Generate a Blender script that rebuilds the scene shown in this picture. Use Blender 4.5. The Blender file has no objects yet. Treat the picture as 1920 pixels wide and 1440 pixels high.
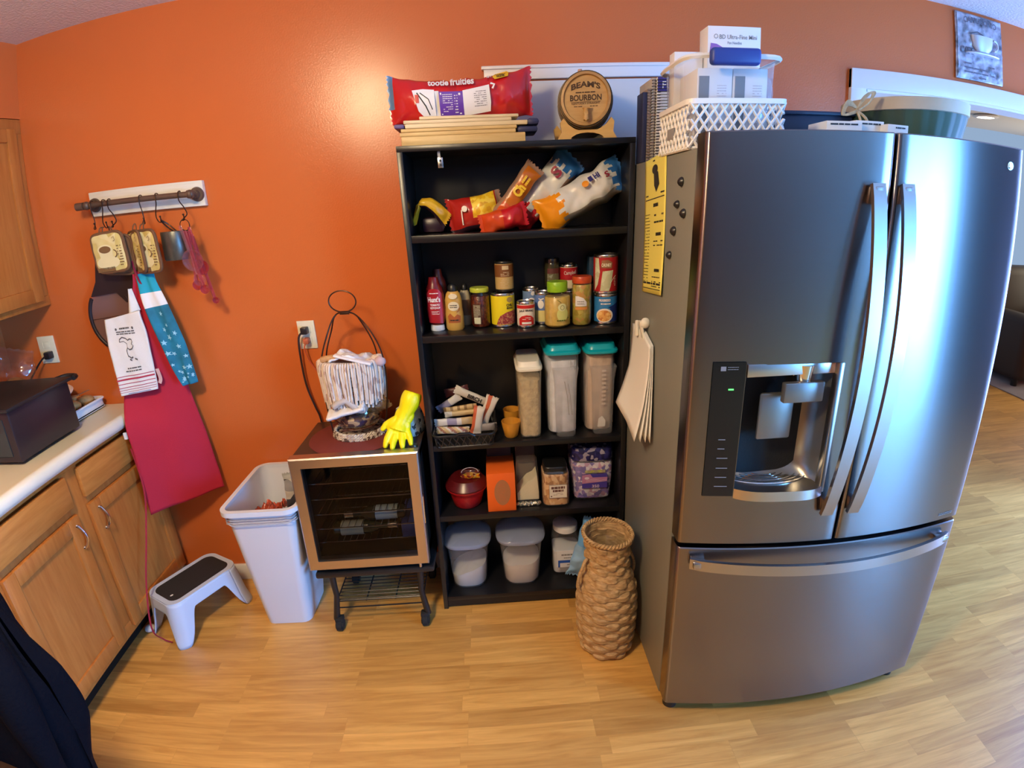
import bpy, bmesh, math, random
from mathutils import Vector, Matrix, noise
PI=math.pi
SC=bpy.context.scene
COL=SC.collection
V=Vector
def R(d): return math.radians(d)
def T(x,y,z): return Matrix.Translation((x,y,z))
def RX(d): return Matrix.Rotation(R(d),4,'X')
def RY(d): return Matrix.Rotation(R(d),4,'Y')
def RZ(d): return Matrix.Rotation(R(d),4,'Z')

# ------------------------------------------------------------------ materials
def newmat(name):
    m=bpy.data.materials.new(name); m.use_nodes=True
    nt=m.node_tree; bs=nt.nodes['Principled BSDF']
    return m,nt,bs
def setin(bs,**kw):
    names=dict(rough='Roughness',metal='Metallic',alpha='Alpha',trans='Transmission Weight',ior='IOR',coat='Coat Weight',sheen='Sheen Weight',spec='Specular IOR Level',aniso='Anisotropic',sss='Subsurface Weight')
    for k,v in kw.items(): bs.inputs[names[k]].default_value=v
def c4(c): return (c[0],c[1],c[2],1)
def srgb(r,g,b):
    f=lambda x:(x/255/12.92 if x/255<=.04045 else ((x/255+.055)/1.055)**2.4)
    return (f(r),f(g),f(b))
def flat(name,col,rough=.5,bump=0,bscale=40,var=0,vscale=8,**kw):
    """plain surface with optional colour mottling and fine bump (object-space noise)"""
    m,nt,bs=newmat(name)
    bs.inputs['Base Color'].default_value=c4(col); setin(bs,rough=rough,**kw)
    tc=nt.nodes.new('ShaderNodeTexCoord')
    if var:
        n=nt.nodes.new('ShaderNodeTexNoise'); n.inputs['Scale'].default_value=vscale; n.inputs['Detail'].default_value=4
        nt.links.new(tc.outputs['Object'],n.inputs['Vector'])
        r=nt.nodes.new('ShaderNodeValToRGB')
        r.color_ramp.elements[0].position=.3; r.color_ramp.elements[1].position=.7
        r.color_ramp.elements[0].color=c4([max(0,x*(1-var)) for x in col]); r.color_ramp.elements[1].color=c4([min(1,x*(1+var)) for x in col])
        nt.links.new(n.outputs['Fac'],r.inputs['Fac']); nt.links.new(r.outputs['Color'],bs.inputs['Base Color'])
    if bump:
        n=nt.nodes.new('ShaderNodeTexNoise'); n.inputs['Scale'].default_value=bscale; n.inputs['Detail'].default_value=3
        nt.links.new(tc.outputs['Object'],n.inputs['Vector'])
        bp=nt.nodes.new('ShaderNodeBump'); bp.inputs['Strength'].default_value=bump; bp.inputs['Distance'].default_value=.004
        nt.links.new(n.outputs['Fac'],bp.inputs['Height']); nt.links.new(bp.outputs['Normal'],bs.inputs['Normal'])
    return m
def speck(name,cols,scale=60,rough=.5,kind='VORONOI',stretch=(1,1,1),**kw):
    """cells of several colours: nuts, candy, beans, mesh print"""
    m,nt,bs=newmat(name); setin(bs,rough=rough,**kw)
    tc=nt.nodes.new('ShaderNodeTexCoord'); mp=nt.nodes.new('ShaderNodeMapping'); mp.inputs['Scale'].default_value=stretch
    nt.links.new(tc.outputs['Object'],mp.inputs['Vector'])
    v=nt.nodes.new('ShaderNodeTexVoronoi'); v.inputs['Scale'].default_value=scale
    nt.links.new(mp.outputs['Vector'],v.inputs['Vector'])
    sp=nt.nodes.new('ShaderNodeSeparateColor'); nt.links.new(v.outputs['Color'],sp.inputs['Color'])
    r=nt.nodes.new('ShaderNodeValToRGB'); r.color_ramp.interpolation='CONSTANT'
    el=r.color_ramp.elements
    for i,c in enumerate(cols):
        e=el[i] if i<2 else el.new(i/len(cols))
        e.position=i/len(cols); e.color=c4(c)
    nt.links.new(sp.outputs[0],r.inputs['Fac']); nt.links.new(r.outputs['Color'],bs.inputs['Base Color'])
    bp=nt.nodes.new('ShaderNodeBump'); bp.inputs['Strength'].default_value=.22; bp.inputs['Distance'].default_value=.003; bp.invert=True
    nt.links.new(v.outputs['Distance'],bp.inputs['Height']); nt.links.new(bp.outputs['Normal'],bs.inputs['Normal'])
    return m
def wood(name,c1,c2,axis='X',scale=6,rough=.4,stretch=14):
    m,nt,bs=newmat(name); setin(bs,rough=rough)
    tc=nt.nodes.new('ShaderNodeTexCoord'); mp=nt.nodes.new('ShaderNodeMapping')
    s={'X':(1,stretch,stretch),'Y':(stretch,1,stretch),'Z':(stretch,stretch,1)}[axis]; mp.inputs['Scale'].default_value=s
    nt.links.new(tc.outputs['Object'],mp.inputs['Vector'])
    n=nt.nodes.new('ShaderNodeTexNoise'); n.inputs['Scale'].default_value=scale; n.inputs['Detail'].default_value=6; n.inputs['Roughness'].default_value=.6
    nt.links.new(mp.outputs['Vector'],n.inputs['Vector'])
    r=nt.nodes.new('ShaderNodeValToRGB'); r.color_ramp.elements[0].position=.3; r.color_ramp.elements[1].position=.72
    r.color_ramp.elements[0].color=c4(c1); r.color_ramp.elements[1].color=c4(c2)
    nt.links.new(n.outputs['Fac'],r.inputs['Fac']); nt.links.new(r.outputs['Color'],bs.inputs['Base Color'])
    bp=nt.nodes.new('ShaderNodeBump'); bp.inputs['Strength'].default_value=.12; bp.inputs['Distance'].default_value=.002
    nt.links.new(n.outputs['Fac'],bp.inputs['Height']); nt.links.new(bp.outputs['Normal'],bs.inputs['Normal'])
    return m
def clear(name,tint=(1,1,1),rough=.03,body=0,bodycol=(1,1,1),gl=.12):
    """thin clear or frosted plastic/glass: see-through film with a sharp or soft sheen and a little body colour"""
    m=bpy.data.materials.new(name); m.use_nodes=True; nt=m.node_tree; nt.nodes.clear()
    o=nt.nodes.new('ShaderNodeOutputMaterial'); t=nt.nodes.new('ShaderNodeBsdfTransparent'); t.inputs[0].default_value=c4(tint)
    g=nt.nodes.new('ShaderNodeBsdfGlossy'); g.inputs['Roughness'].default_value=rough; g.inputs[0].default_value=(1,1,1,1)
    lw=nt.nodes.new('ShaderNodeLayerWeight'); lw.inputs[0].default_value=.5
    pw=nt.nodes.new('ShaderNodeMath'); pw.operation='POWER'; pw.inputs[1].default_value=4.0; nt.links.new(lw.outputs['Facing'],pw.inputs[0])
    ma=nt.nodes.new('ShaderNodeMath'); ma.operation='MULTIPLY_ADD'; ma.inputs[1].default_value=.7; ma.inputs[2].default_value=.03+gl*.12; nt.links.new(pw.outputs[0],ma.inputs[0])
    mx=nt.nodes.new('ShaderNodeMixShader'); nt.links.new(ma.outputs[0],mx.inputs[0])
    base=t
    if body:
        d=nt.nodes.new('ShaderNodeBsdfDiffuse'); d.inputs[0].default_value=c4(bodycol)
        tl=nt.nodes.new('ShaderNodeBsdfTranslucent'); tl.inputs[0].default_value=c4(bodycol)
        a=nt.nodes.new('ShaderNodeMixShader'); a.inputs[0].default_value=.35
        nt.links.new(d.outputs[0],a.inputs[1]); nt.links.new(tl.outputs[0],a.inputs[2])
        b=nt.nodes.new('ShaderNodeMixShader'); b.inputs[0].default_value=body
        nt.links.new(t.outputs[0],b.inputs[1]); nt.links.new(a.outputs[0],b.inputs[2]); base=b
    nt.links.new(base.outputs[0],mx.inputs[1]); nt.links.new(g.outputs[0],mx.inputs[2]); nt.links.new(mx.outputs[0],o.inputs[0])
    return m
def glow(name,col,s):
    m=bpy.data.materials.new(name); m.use_nodes=True; nt=m.node_tree; nt.nodes.clear()
    o=nt.nodes.new('ShaderNodeOutputMaterial'); e=nt.nodes.new('ShaderNodeEmission'); e.inputs[0].default_value=c4(col); e.inputs[1].default_value=s
    nt.links.new(e.outputs[0],o.inputs[0]); return m
def steel(name,col=(.27,.24,.235),rough=.24,aniso=.8,axis='Z'):
    m,nt,bs=newmat(name); bs.inputs['Base Color'].default_value=c4(col); setin(bs,rough=rough,metal=1,aniso=aniso)
    tg=nt.nodes.new('ShaderNodeTangent'); tg.direction_type='RADIAL'; tg.axis=axis
    nt.links.new(tg.outputs[0],bs.inputs['Tangent']); bs.inputs['Anisotropic Rotation'].default_value=.25
    tc=nt.nodes.new('ShaderNodeTexCoord'); mp=nt.nodes.new('ShaderNodeMapping'); mp.inputs['Scale'].default_value=(1.5,1.5,500) if axis=='Z' else (500,1.5,1.5)
    nt.links.new(tc.outputs['Object'],mp.inputs['Vector'])
    n=nt.nodes.new('ShaderNodeTexNoise'); n.inputs['Scale'].default_value=2; n.inputs['Detail'].default_value=2
    nt.links.new(mp.outputs['Vector'],n.inputs['Vector'])
    mr=nt.nodes.new('ShaderNodeMapRange'); mr.inputs['To Min'].default_value=rough-.015; mr.inputs['To Max'].default_value=rough+.02
    nt.links.new(n.outputs['Fac'],mr.inputs['Value']); nt.links.new(mr.outputs['Result'],bs.inputs['Roughness'])
    return m

# ------------------------------------------------------------------ mesh builder (world coordinates)
class B:
    def __init__(s): s.v=[]; s.f=[]; s.m=[]
    def add(s,vs,fs,mi=0):
        o=len(s.v); s.v+= [V(p) for p in vs]; s.f+=[tuple(i+o for i in f) for f in fs]; s.m+= ([mi]*len(fs) if isinstance(mi,int) else list(mi)); return s
    def xf(s,M,start=0):
        for i in range(start,len(s.v)): s.v[i]=M@s.v[i]
        return s
    def n(s): return len(s.v)
    def bm(s,bm,mi=0):
        bm.verts.index_update(); s.add([x.co.copy() for x in bm.verts],[[q.index for q in f.verts] for f in bm.faces],mi); bm.free(); return s
    def box(s,x,y,z,bev=0,seg=2,mi=0,M=None):
        bm=bmesh.new(); bmesh.ops.create_cube(bm,size=1)
        for q in bm.verts: q.co=V(((x[0]+x[1])/2+q.co.x*(x[1]-x[0]),(y[0]+y[1])/2+q.co.y*(y[1]-y[0]),(z[0]+z[1])/2+q.co.z*(z[1]-z[0])))
        if bev: bmesh.ops.bevel(bm,geom=list(bm.edges),offset=bev,segments=seg,profile=.5,affect='EDGES')
        if M is not None: bmesh.ops.transform(bm,matrix=M,verts=bm.verts)
        return s.bm(bm,mi)
    def cyl(s,p0,p1,r0,r1=None,seg=24,mi=0,cap=True):
        r1=r0 if r1 is None else r1; p0=V(p0);p1=V(p1); d=(p1-p0).normalized()
        a=d.orthogonal().normalized(); b=d.cross(a)
        vs=[];fs=[]
        for p,r in((p0,r0),(p1,r1)):
            for i in range(seg):
                t=2*PI*i/seg; vs.append(p+a*math.cos(t)*r+b*math.sin(t)*r)
        for i in range(seg): j=(i+1)%seg; fs.append((i,j,seg+j,seg+i))
        if cap: fs.append(tuple(range(seg-1,-1,-1))); fs.append(tuple(range(seg,2*seg)))
        return s.add(vs,fs,mi)
    def lathe(s,c,prof,seg=32,sx=1,sy=1,n=2.0,mi=0,closed=False,wob=None,cap=True):
        """profile [(r,z)] turned about a vertical axis; n>2 squares the section"""
        vs=[];fs=[];K=len(prof)
        for (r,z) in prof:
            for i in range(seg):
                t=2*PI*i/seg; ct,st=math.cos(t),math.sin(t)
                k=(abs(ct)**n+abs(st)**n)**(-1/n); rr=r*k
                if wob: rr+=wob(t,z)
                vs.append((c[0]+rr*ct*sx,c[1]+rr*st*sy,c[2]+z))
        for k in range(K-1+(1 if closed else 0)):
            for i in range(seg):
                j=(i+1)%seg; k2=(k+1)%K; fs.append((k*seg+i,k*seg+j,k2*seg+j,k2*seg+i))
        if not closed and cap:
            if prof[0][0]>1e-5: fs.append(tuple(range(seg-1,-1,-1)))
            if prof[-1][0]>1e-5: fs.append(tuple((K-1)*seg+i for i in range(seg)))
        return s.add(vs,fs,mi)
    def tube(s,pts,r,seg=8,closed=False,mi=0,flat=None):
        """round bar along a path; flat=(w,h,up): strip section"""
        P=[V(p) for p in pts]; N=len(P); vs=[];fs=[]; a=None
        for i in range(N):
            if closed: d=(P[(i+1)%N]-P[i-1])
            else: d=P[min(i+1,N-1)]-P[max(i-1,0)]
            d=d.normalized() if d.length>1e-9 else V((0,0,1))
            if flat: a=V(flat[2]); a=(a-d*a.dot(d)).normalized()
            elif a is None: a=d.orthogonal().normalized()
            else:
                a=a-d*a.dot(d); a=a.normalized() if a.length>1e-6 else d.orthogonal().normalized()
            b=d.cross(a); rr=r[i] if isinstance(r,(list,tuple)) else r
            if flat:
                w,h=flat[0]/2,flat[1]/2
                for (u,q) in ((-1,-1),(1,-1),(1,1),(-1,1)): vs.append(P[i]+b*u*w+a*q*h)
            else:
                for k in range(seg): t=2*PI*k/seg; vs.append(P[i]+a*math.cos(t)*rr+b*math.sin(t)*rr)
        sg=4 if flat else seg
        for i in range(N if closed else N-1):
            i2=(i+1)%N
            for k in range(sg): k2=(k+1)%sg; fs.append((i*sg+k,i*sg+k2,i2*sg+k2,i2*sg+k))
        if not closed: fs.append(tuple(range(sg-1,-1,-1))); fs.append(tuple((N-1)*sg+k for k in range(sg)))
        return s.add(vs,fs,mi)
    def prism(s,poly,M,h,mi=0):
        """2-D outline (x,y) pulled up by h along local z, placed by M"""
        n=len(poly); vs=[M@V((p[0],p[1],0)) for p in poly]+[M@V((p[0],p[1],h)) for p in poly]
        fs=[tuple(range(n-1,-1,-1)),tuple(range(n,2*n))]+[(i,(i+1)%n,n+(i+1)%n,n+i) for i in range(n)]
        return s.add(vs,fs,mi)
    def grid(s,fn,nu,nv,mi=0,zone=None):
        vs=[fn(i/nu,j/nv) for i in range(nu+1) for j in range(nv+1)]
        fs=[];ms=[]
        for i in range(nu):
            for j in range(nv):
                fs.append((i*(nv+1)+j,(i+1)*(nv+1)+j,(i+1)*(nv+1)+j+1,i*(nv+1)+j+1)); ms.append(zone((i+.5)/nu,(j+.5)/nv) if zone else mi)
        return s.add(vs,fs,ms)
    def ball(s,c,r,sx=1,sy=1,sz=1,seg=12,mi=0,M=None):
        prof=[(r*math.sin(PI*k/(seg//2+2)),-r*math.cos(PI*k/(seg//2+2))) for k in range(seg//2+3)]
        prof[0]=(1e-6,-r); prof[-1]=(1e-6,r); k0=s.n()
        s.lathe((0,0,0),prof,seg,mi=mi)
        MM=T(*c)@(M if M is not None else Matrix())@Matrix.Diagonal((sx,sy,sz,1)); s.xf(MM,k0); return s
def rootloc(o):
    while o.parent: o=o.parent
    return o.location
def part(name,b,mats,parent=None,smooth=40,label=None,solid=0,loc=None,kind=None):
    me=bpy.data.meshes.new(name)
    if parent is not None: off=V(rootloc(parent)); 
    elif loc is not None: off=V(loc)
    else:
        xs=[p.x for p in b.v]; ys=[p.y for p in b.v]; zs=[p.z for p in b.v]
        off=V(((min(xs)+max(xs))/2,(min(ys)+max(ys))/2,min(zs)))
    me.from_pydata([p-off for p in b.v],[],b.f); 
    for m in (mats if isinstance(mats,(list,tuple)) else [mats]): me.materials.append(m)
    if len(me.polygons)==len(b.m): me.polygons.foreach_set('material_index',b.m)
    me.validate(); me.update()
    if smooth:
        me.polygons.foreach_set('use_smooth',[True]*len(me.polygons)); me.set_sharp_from_angle(angle=R(smooth))
    o=bpy.data.objects.new(name,me); COL.objects.link(o)
    if parent is not None: o.parent=parent
    else: o.location=off
    if solid:
        md=o.modifiers.new('thickness','SOLIDIFY'); md.thickness=solid; md.offset=0
    if label: o['label']=label
    if kind: o['kind']=kind
    return o
def tag(o,label,cat,group=None,kind=None):
    o['label']=label; o['category']=cat
    if group: o['group']=group
    if kind: o['kind']=kind
    return o
def thing(name,label,cat,loc,group=None):
    o=bpy.data.objects.new(name,None); COL.objects.link(o); o.location=loc; o.empty_display_size=.05
    return tag(o,label,cat,group)
def single(name,label,cat,b,mats,group=None,**kw): return tag(part(name,b,mats,None,**kw),label,cat,group)
def struct(name,b,mats,parent=None,**kw):
    kw.setdefault('smooth',30)
    return part(name,b,mats,parent,kind='structure',loc=None if parent is not None else (0,0,0),**kw)

# ------------------------------------------------------------------ print: flat marks that follow a surface
def S_plane(o,ex,ez):
    o=V(o);ex=V(ex).normalized();ez=V(ez).normalized(); n=ex.cross(ez).normalized()
    return lambda s,t,off=0: o+ex*s+ez*t+n*off
def S_cyl(cx,cy,z0,r,a0=0,ztop=None):
    """arc length s from the side that faces -y (turned by a0 degrees towards +x), height t"""
    def f(s,t,off=0):
        rr=(r(t) if callable(r) else r)+off; a=s/(r(t) if callable(r) else r)+R(a0)
        return V((cx+rr*math.sin(a),cy-rr*math.cos(a),z0+t))
    return f
def d_rect(b,S,s0,s1,t0,t1,off=.0006,nx=8,ny=1,mi=0):
    nx=max(nx,1); b.grid(lambda u,v:S(s0+(s1-s0)*u,t0+(t1-t0)*v,off),nx,ny,mi); return b
def d_ell(b,S,s,t,rs,rt,off=.0006,seg=24,rings=3,mi=0,a0=0,a1=2*PI):
    b.grid(lambda u,v:S(s+rs*u*math.cos(a0+(a1-a0)*v),t+rt*u*math.sin(a0+(a1-a0)*v),off),rings,seg,mi); return b
def d_poly(b,S,pts,off=.0006,mi=0):
    """star-shaped outline about its centroid"""
    cx=sum(p[0] for p in pts)/len(pts); cy=sum(p[1] for p in pts)/len(pts); q=[]
    for i,p in enumerate(pts):
        p2=pts[(i+1)%len(pts)]; m=max(1,int(math.hypot(p2[0]-p[0],p2[1]-p[1])/.006))
        for k in range(m): q.append((lerp(p[0],p2[0],k/m),lerp(p[1],p2[1],k/m)))
    pts=q; n=len(pts); K=6
    vs=[S(cx,cy,off)]; fs=[]
    for k in range(1,K+1):
        for p in pts: vs.append(S(cx+(p[0]-cx)*k/K,cy+(p[1]-cy)*k/K,off))
    for i in range(n):
        j=(i+1)%n; fs.append((0,1+i,1+j))
        for k in range(K-1): fs.append((1+k*n+i,1+(k+1)*n+i,1+(k+1)*n+j,1+k*n+j))
    b.add(vs,fs,mi); return b
def d_line(b,S,pts,w=.001,off=.0008,mi=0,closed=False):
    P=[V((p[0],p[1])) for p in pts]; N=len(P); vs=[];fs=[]
    for i in range(N):
        d=(P[(i+1)%N]-P[i-1]) if closed else (P[min(i+1,N-1)]-P[max(i-1,0)])
        d=d.normalized() if d.length>0 else V((1,0)); q=V((-d.y,d.x))*w/2
        vs+=[S(P[i].x+q.x,P[i].y+q.y,off),S(P[i].x-q.x,P[i].y-q.y,off)]
    for i in range(N if closed else N-1): j=(i+1)%N; fs.append((2*i+1,2*j+1,2*j,2*i))
    b.add(vs,fs,mi); return b
_tc={}
def textgeo(body,bold=0):
    k=(body,bold)
    if k not in _tc:
        cu=bpy.data.curves.new('t','FONT'); cu.body=body; cu.size=1; cu.resolution_u=3; cu.offset=bold; cu.align_x='CENTER'; cu.align_y='CENTER'
        ob=bpy.data.objects.new('t',cu); COL.objects.link(ob)
        dg=bpy.context.evaluated_depsgraph_get(); me=bpy.data.meshes.new_from_object(ob.evaluated_get(dg))
        vs=[(v.co.x,v.co.y) for v in me.vertices]; fs=[tuple(p.vertices) for p in me.polygons]
        bpy.data.objects.remove(ob); bpy.data.curves.remove(cu); bpy.data.meshes.remove(me)
        x0=min(v[0] for v in vs);x1=max(v[0] for v in vs);y0=min(v[1] for v in vs);y1=max(v[1] for v in vs)
        _tc[k]=([((v[0]-(x0+x1)/2)/(x1-x0),(v[1]-(y0+y1)/2)/(y1-y0)) for v in vs],fs)
    return _tc[k]
def d_text(b,S,body,s,t,w,h,off=.0009,rot=0,bold=.01,mi=0,arc=0):
    vs,fs=textgeo(body,bold); c,sn=math.cos(R(rot)),math.sin(R(rot)); out=[]
    for x,y in vs:
        X,Y=x*w,y*h
        if arc: Y+=arc*(.25-x*x)*4
        out.append(S(s+X*c-Y*sn,t+X*sn+Y*c,off))
    b.add(out,fs,mi); return b
def d_scribble(b,S,s0,s1,t,rows,dt,w=.0012,seed=0,fill=.8,off=.0009,mi=0):
    """rows of print too small to read: broken bars"""
    rn=random.Random(seed)
    for k in range(rows):
        s=s0
        while s<s1:
            L=rn.uniform(.08,.3)*(s1-s0); e=min(s+L,s1)
            if rn.random()<fill: d_rect(b,S,s,e,t-k*dt-w/2,t-k*dt+w/2,off,nx=3,mi=mi)
            s=e+.03*(s1-s0)
        
    return b
def lerp(a,b,t): return a+(b-a)*t
def smooth_path(pts,n=6,closed=False):
    P=[V(p) for p in pts]; N=len(P); out=[]
    rng=range(N if closed else N-1)
    for i in rng:
        p0=P[i-1] if (closed or i>0) else P[0]; p1=P[i]; p2=P[(i+1)%N]; p3=P[(i+2)%N] if (closed or i+2<N) else P[-1]
        for k in range(n):
            t=k/n; out.append(.5*((2*p1)+(-p0+p2)*t+(2*p0-5*p1+4*p2-p3)*t*t+(-p0+3*p1-3*p2+p3)*t**3))
    if not closed: out.append(P[-1])
    return out
def nz(x,y,z=0): return noise.noise(V((x,y,z)))
LP=dict(win=500,side=245,liv=60,dome=165,bulb=20,world=.6,exp=0)
# ------------------------------------------------------------------ material table
M={}
M['wall']=flat('orange_wall_paint',(.62,.150,.034),.26,bump=.12,bscale=160,var=.03,vscale=1.5,spec=.5)
M['ceil']=flat('textured_ceiling',(.70,.69,.68),.9,bump=.8,bscale=90)
M['white']=flat('white_trim_paint',(.8,.8,.78),.35)
M['olive']=flat('olive_wall_paint',(.50,.40,.13),.7)
M['cream']=flat('cream_plastic',(.78,.72,.5),.4)
M['black']=flat('black_laminate',(.009,.009,.011),.30,bump=.03,spec=.4)
M['blackpl']=flat('black_plastic',(.012,.012,.013),.35)
M['blackmat']=flat('black_rubber',(.012,.011,.01),.8,bump=.3,bscale=200)
M['oak']=wood('oak_cabinet',(.42,.135,.024),(.54,.205,.043),'Z',5,.4,10)
M['oakh']=wood('oak_cabinet_rail',(.46,.165,.030),(.60,.25,.055),'Y',5,.4,10)
M['counter']=flat('cream_countertop',(.80,.78,.64),.35,var=.02)
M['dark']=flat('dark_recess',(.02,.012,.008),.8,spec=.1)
M['bamboo']=wood('pale_bamboo',(.55,.36,.12),(.72,.52,.22),'X',8,.45,12)
M['pine']=wood('pale_pine',(.70,.55,.30),(.80,.66,.40),'X',8,.5,12)
M['barrel']=wood('barrel_oak',(.36,.21,.07),(.50,.31,.12),'X',9,.45,8)
M['barrelhead']=wood('barrel_head_oak',(.45,.27,.09),(.58,.37,.14),'X',7,.45,8)
M['standwood']=wood('stand_wood',(.60,.36,.10),(.74,.48,.16),'X',7,.45,6)
M['hoop']=flat('dark_hoop',(.10,.07,.04),.45,metal=.6)
M['navy']=flat('navy_plastic',(.02,.025,.09),.45)
M['steel']=steel('brushed_steel')
M['steelh']=flat('satin_steel_handle',(.50,.48,.48),.27,metal=1)
M['steelsat']=flat('satin_steel_trim',(.6,.58,.55),.3,metal=1)
M['steelfr']=flat('cooler_door_steel',(.62,.56,.50),.33,metal=1)
M['fside']=flat('grey_painted_steel',(.205,.21,.185),.42,bump=.1,bscale=300,spec=.5)
M['fgrey']=flat('grey_plastic',(.22,.225,.21),.45)
M['dispg']=flat('dispenser_grey',(.25,.25,.24),.32,metal=.75)
M['chrome']=flat('chrome',(.8,.8,.8),.15,metal=1)
M['wirem']=flat('dark_bronze_wire',(.06,.03,.018),.35,metal=.7)
M['pipe']=flat('brown_iron_pipe',(.13,.085,.06),.5,metal=.4,var=.2)
M['ivory']=wood('whitewashed_board',(.70,.66,.50),(.84,.80,.66),'X',6,.6,16)
M['whitepl']=flat('white_plastic',(.80,.83,.88),.38)
M['offwhite']=flat('off_white_plastic',(.82,.80,.70),.4)
M['paper']=flat('white_paper',(.82,.81,.76),.8)
M['ink']=flat('black_ink',(.02,.018,.016),.6)
M['greyink']=flat('grey_ink',(.28,.28,.29),.6)
M['yellowp']=flat('yellow_paper',(.84,.76,.16),.7)
M['red']=flat('red_print',(.55,.02,.02),.35)
M['crimson']=flat('crimson_cotton',(.46,.012,.035),.85,bump=.25,bscale=500)
M['orange']=flat('orange_card',(.85,.14,.015),.5)
M['frost']=clear('frosted_plastic',(.97,.97,.98),.25,.24,(.75,.80,.88),gl=.0)
M['frostw']=clear('frosted_cream_plastic',(.97,.96,.92),.25,.20,(.8,.78,.68),gl=.0)
M['glass']=clear('clear_glass',(.97,.98,.98),.03)
M['plastic']=clear('clear_plastic',(.95,.95,.96),.06,.06,(.9,.9,.95),gl=.2)
M['teal']=flat('turquoise_plastic',(.005,.38,.50),.3)
M['gold']=flat('gold_metal',(.75,.55,.25),.3,metal=1)
M['tin']=flat('tin_can_metal',(.6,.6,.6),.25,metal=1)
M['basket']=None
def m_floor():
    m,nt,bs=newmat('laminate_planks'); setin(bs,rough=.38,spec=.8)
    tc=nt.nodes.new('ShaderNodeTexCoord')
    L=nt.links.new
    br=nt.nodes.new('ShaderNodeTexBrick'); br.offset=.37; br.offset_frequency=1; br.squash=1.15; br.squash_frequency=3
    br.inputs['Color1'].default_value=(0,0,0,1); br.inputs['Color2'].default_value=(1,1,1,1); br.inputs['Mortar'].default_value=(.3,.3,.3,1)
    br.inputs['Scale'].default_value=1; br.inputs['Mortar Size'].default_value=.0006; br.inputs['Brick Width'].default_value=.42; br.inputs['Row Height'].default_value=.066; br.inputs['Bias'].default_value=0
    L(tc.outputs['Object'],br.inputs['Vector'])
    mp=nt.nodes.new('ShaderNodeMapping'); mp.inputs['Scale'].default_value=(2.2,26,1); L(tc.outputs['Object'],mp.inputs['Vector'])
    # shift the grain from plank to plank
    ad=nt.nodes.new('ShaderNodeVectorMath'); ad.operation='MULTIPLY_ADD'; ad.inputs[1].default_value=(7,7,7); L(br.outputs['Color'],ad.inputs[0]); L(mp.outputs['Vector'],ad.inputs[2])
    n=nt.nodes.new('ShaderNodeTexNoise'); n.inputs['Scale'].default_value=1.6; n.inputs['Detail'].default_value=7; n.inputs['Roughness'].default_value=.6; n.inputs['Distortion'].default_value=.6
    L(ad.outputs[0],n.inputs['Vector'])
    r1=nt.nodes.new('ShaderNodeValToRGB'); e=r1.color_ramp.elements; e[0].position=.25; e[0].color=c4((.50,.23,.045)); e[1].position=.75; e[1].color=c4((.80,.46,.125))
    L(n.outputs['Fac'],r1.inputs['Fac'])
    r2=nt.nodes.new('ShaderNodeValToRGB'); e=r2.color_ramp.elements; e[0].position=0; e[0].color=c4((.80,.76,.72)); e[1].position=1; e[1].color=c4((1.12,1.12,1.1))
    L(br.outputs['Color'],r2.inputs['Fac'])
    mx=nt.nodes.new('ShaderNodeMix'); mx.data_type='RGBA'; mx.blend_type='MULTIPLY'; mx.inputs[0].default_value=1
    L(r1.outputs['Color'],mx.inputs[6]); L(r2.outputs['Color'],mx.inputs[7])
    L(mx.outputs[2],bs.inputs['Base Color'])
    bp=nt.nodes.new('ShaderNodeBump'); bp.inputs['Strength'].default_value=.1; bp.inputs['Distance'].default_value=.001
    L(br.outputs['Fac'],bp.inputs['Height']); bp.invert=True; L(bp.outputs['Normal'],bs.inputs['Normal'])
    return m
M['floor']=m_floor()
def m_weave():
    m,nt,bs=newmat('woven_seagrass'); setin(bs,rough=.7)
    tc=nt.nodes.new('ShaderNodeTexCoord'); n=nt.nodes.new('ShaderNodeTexNoise'); n.inputs['Scale'].default_value=45; n.inputs['Detail'].default_value=4
    mp=nt.nodes.new('ShaderNodeMapping'); mp.inputs['Scale'].default_value=(1,1,2.5); nt.links.new(tc.outputs['Object'],mp.inputs['Vector']); nt.links.new(mp.outputs['Vector'],n.inputs['Vector'])
    r=nt.nodes.new('ShaderNodeValToRGB'); e=r.color_ramp.elements; e[0].position=.3; e[0].color=c4((.34,.20,.08)); e[1].position=.7; e[1].color=c4((.62,.42,.20))
    nt.links.new(n.outputs['Fac'],r.inputs['Fac']); nt.links.new(r.outputs['Color'],bs.inputs['Base Color']); return m
M['basket']=m_weave()

# ------------------------------------------------------------------ room shell
b=B(); b.add([(-2.2,-5.8,0),(7.2,-5.8,0),(7.2,3.5,0),(-2.2,3.5,0)],[(0,1,2,3)]); struct('floor',b,M['floor'])
b=B(); b.box((-2.3,7.3),(-5.9,3.6),(2.44,2.5)); struct('ceiling',b,M['ceil'])
b=B(); b.box((-2.24,1.49),(0,.12),(0,2.44)); b.box((1.49,3.40),(0,.12),(2.04,2.44)); b.box((3.40,7.2),(0,.12),(0,2.44)); struct('wall_back',b,M['wall'])
b=B(); b.box((-2.24,-2.124),(-5.7,0),(0,2.44)); struct('wall_left',b,M['wall'])
b=B(); b.box((-2.124,-1.819),(-4.3,0),(2.13,2.44)); struct('wall_soffit',b,M['wall'])
b=B(); b.box((-2.24,4.2),(-5.8,-5.7),(0,2.44)); struct('wall_rear',b,flat('rear_wall_dimmed_plum',(.10,.055,.05),.6))  # unseen wall, coloured dark to dim what the refrigerator reflects
W0,W1=-5.0,-3.25
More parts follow.
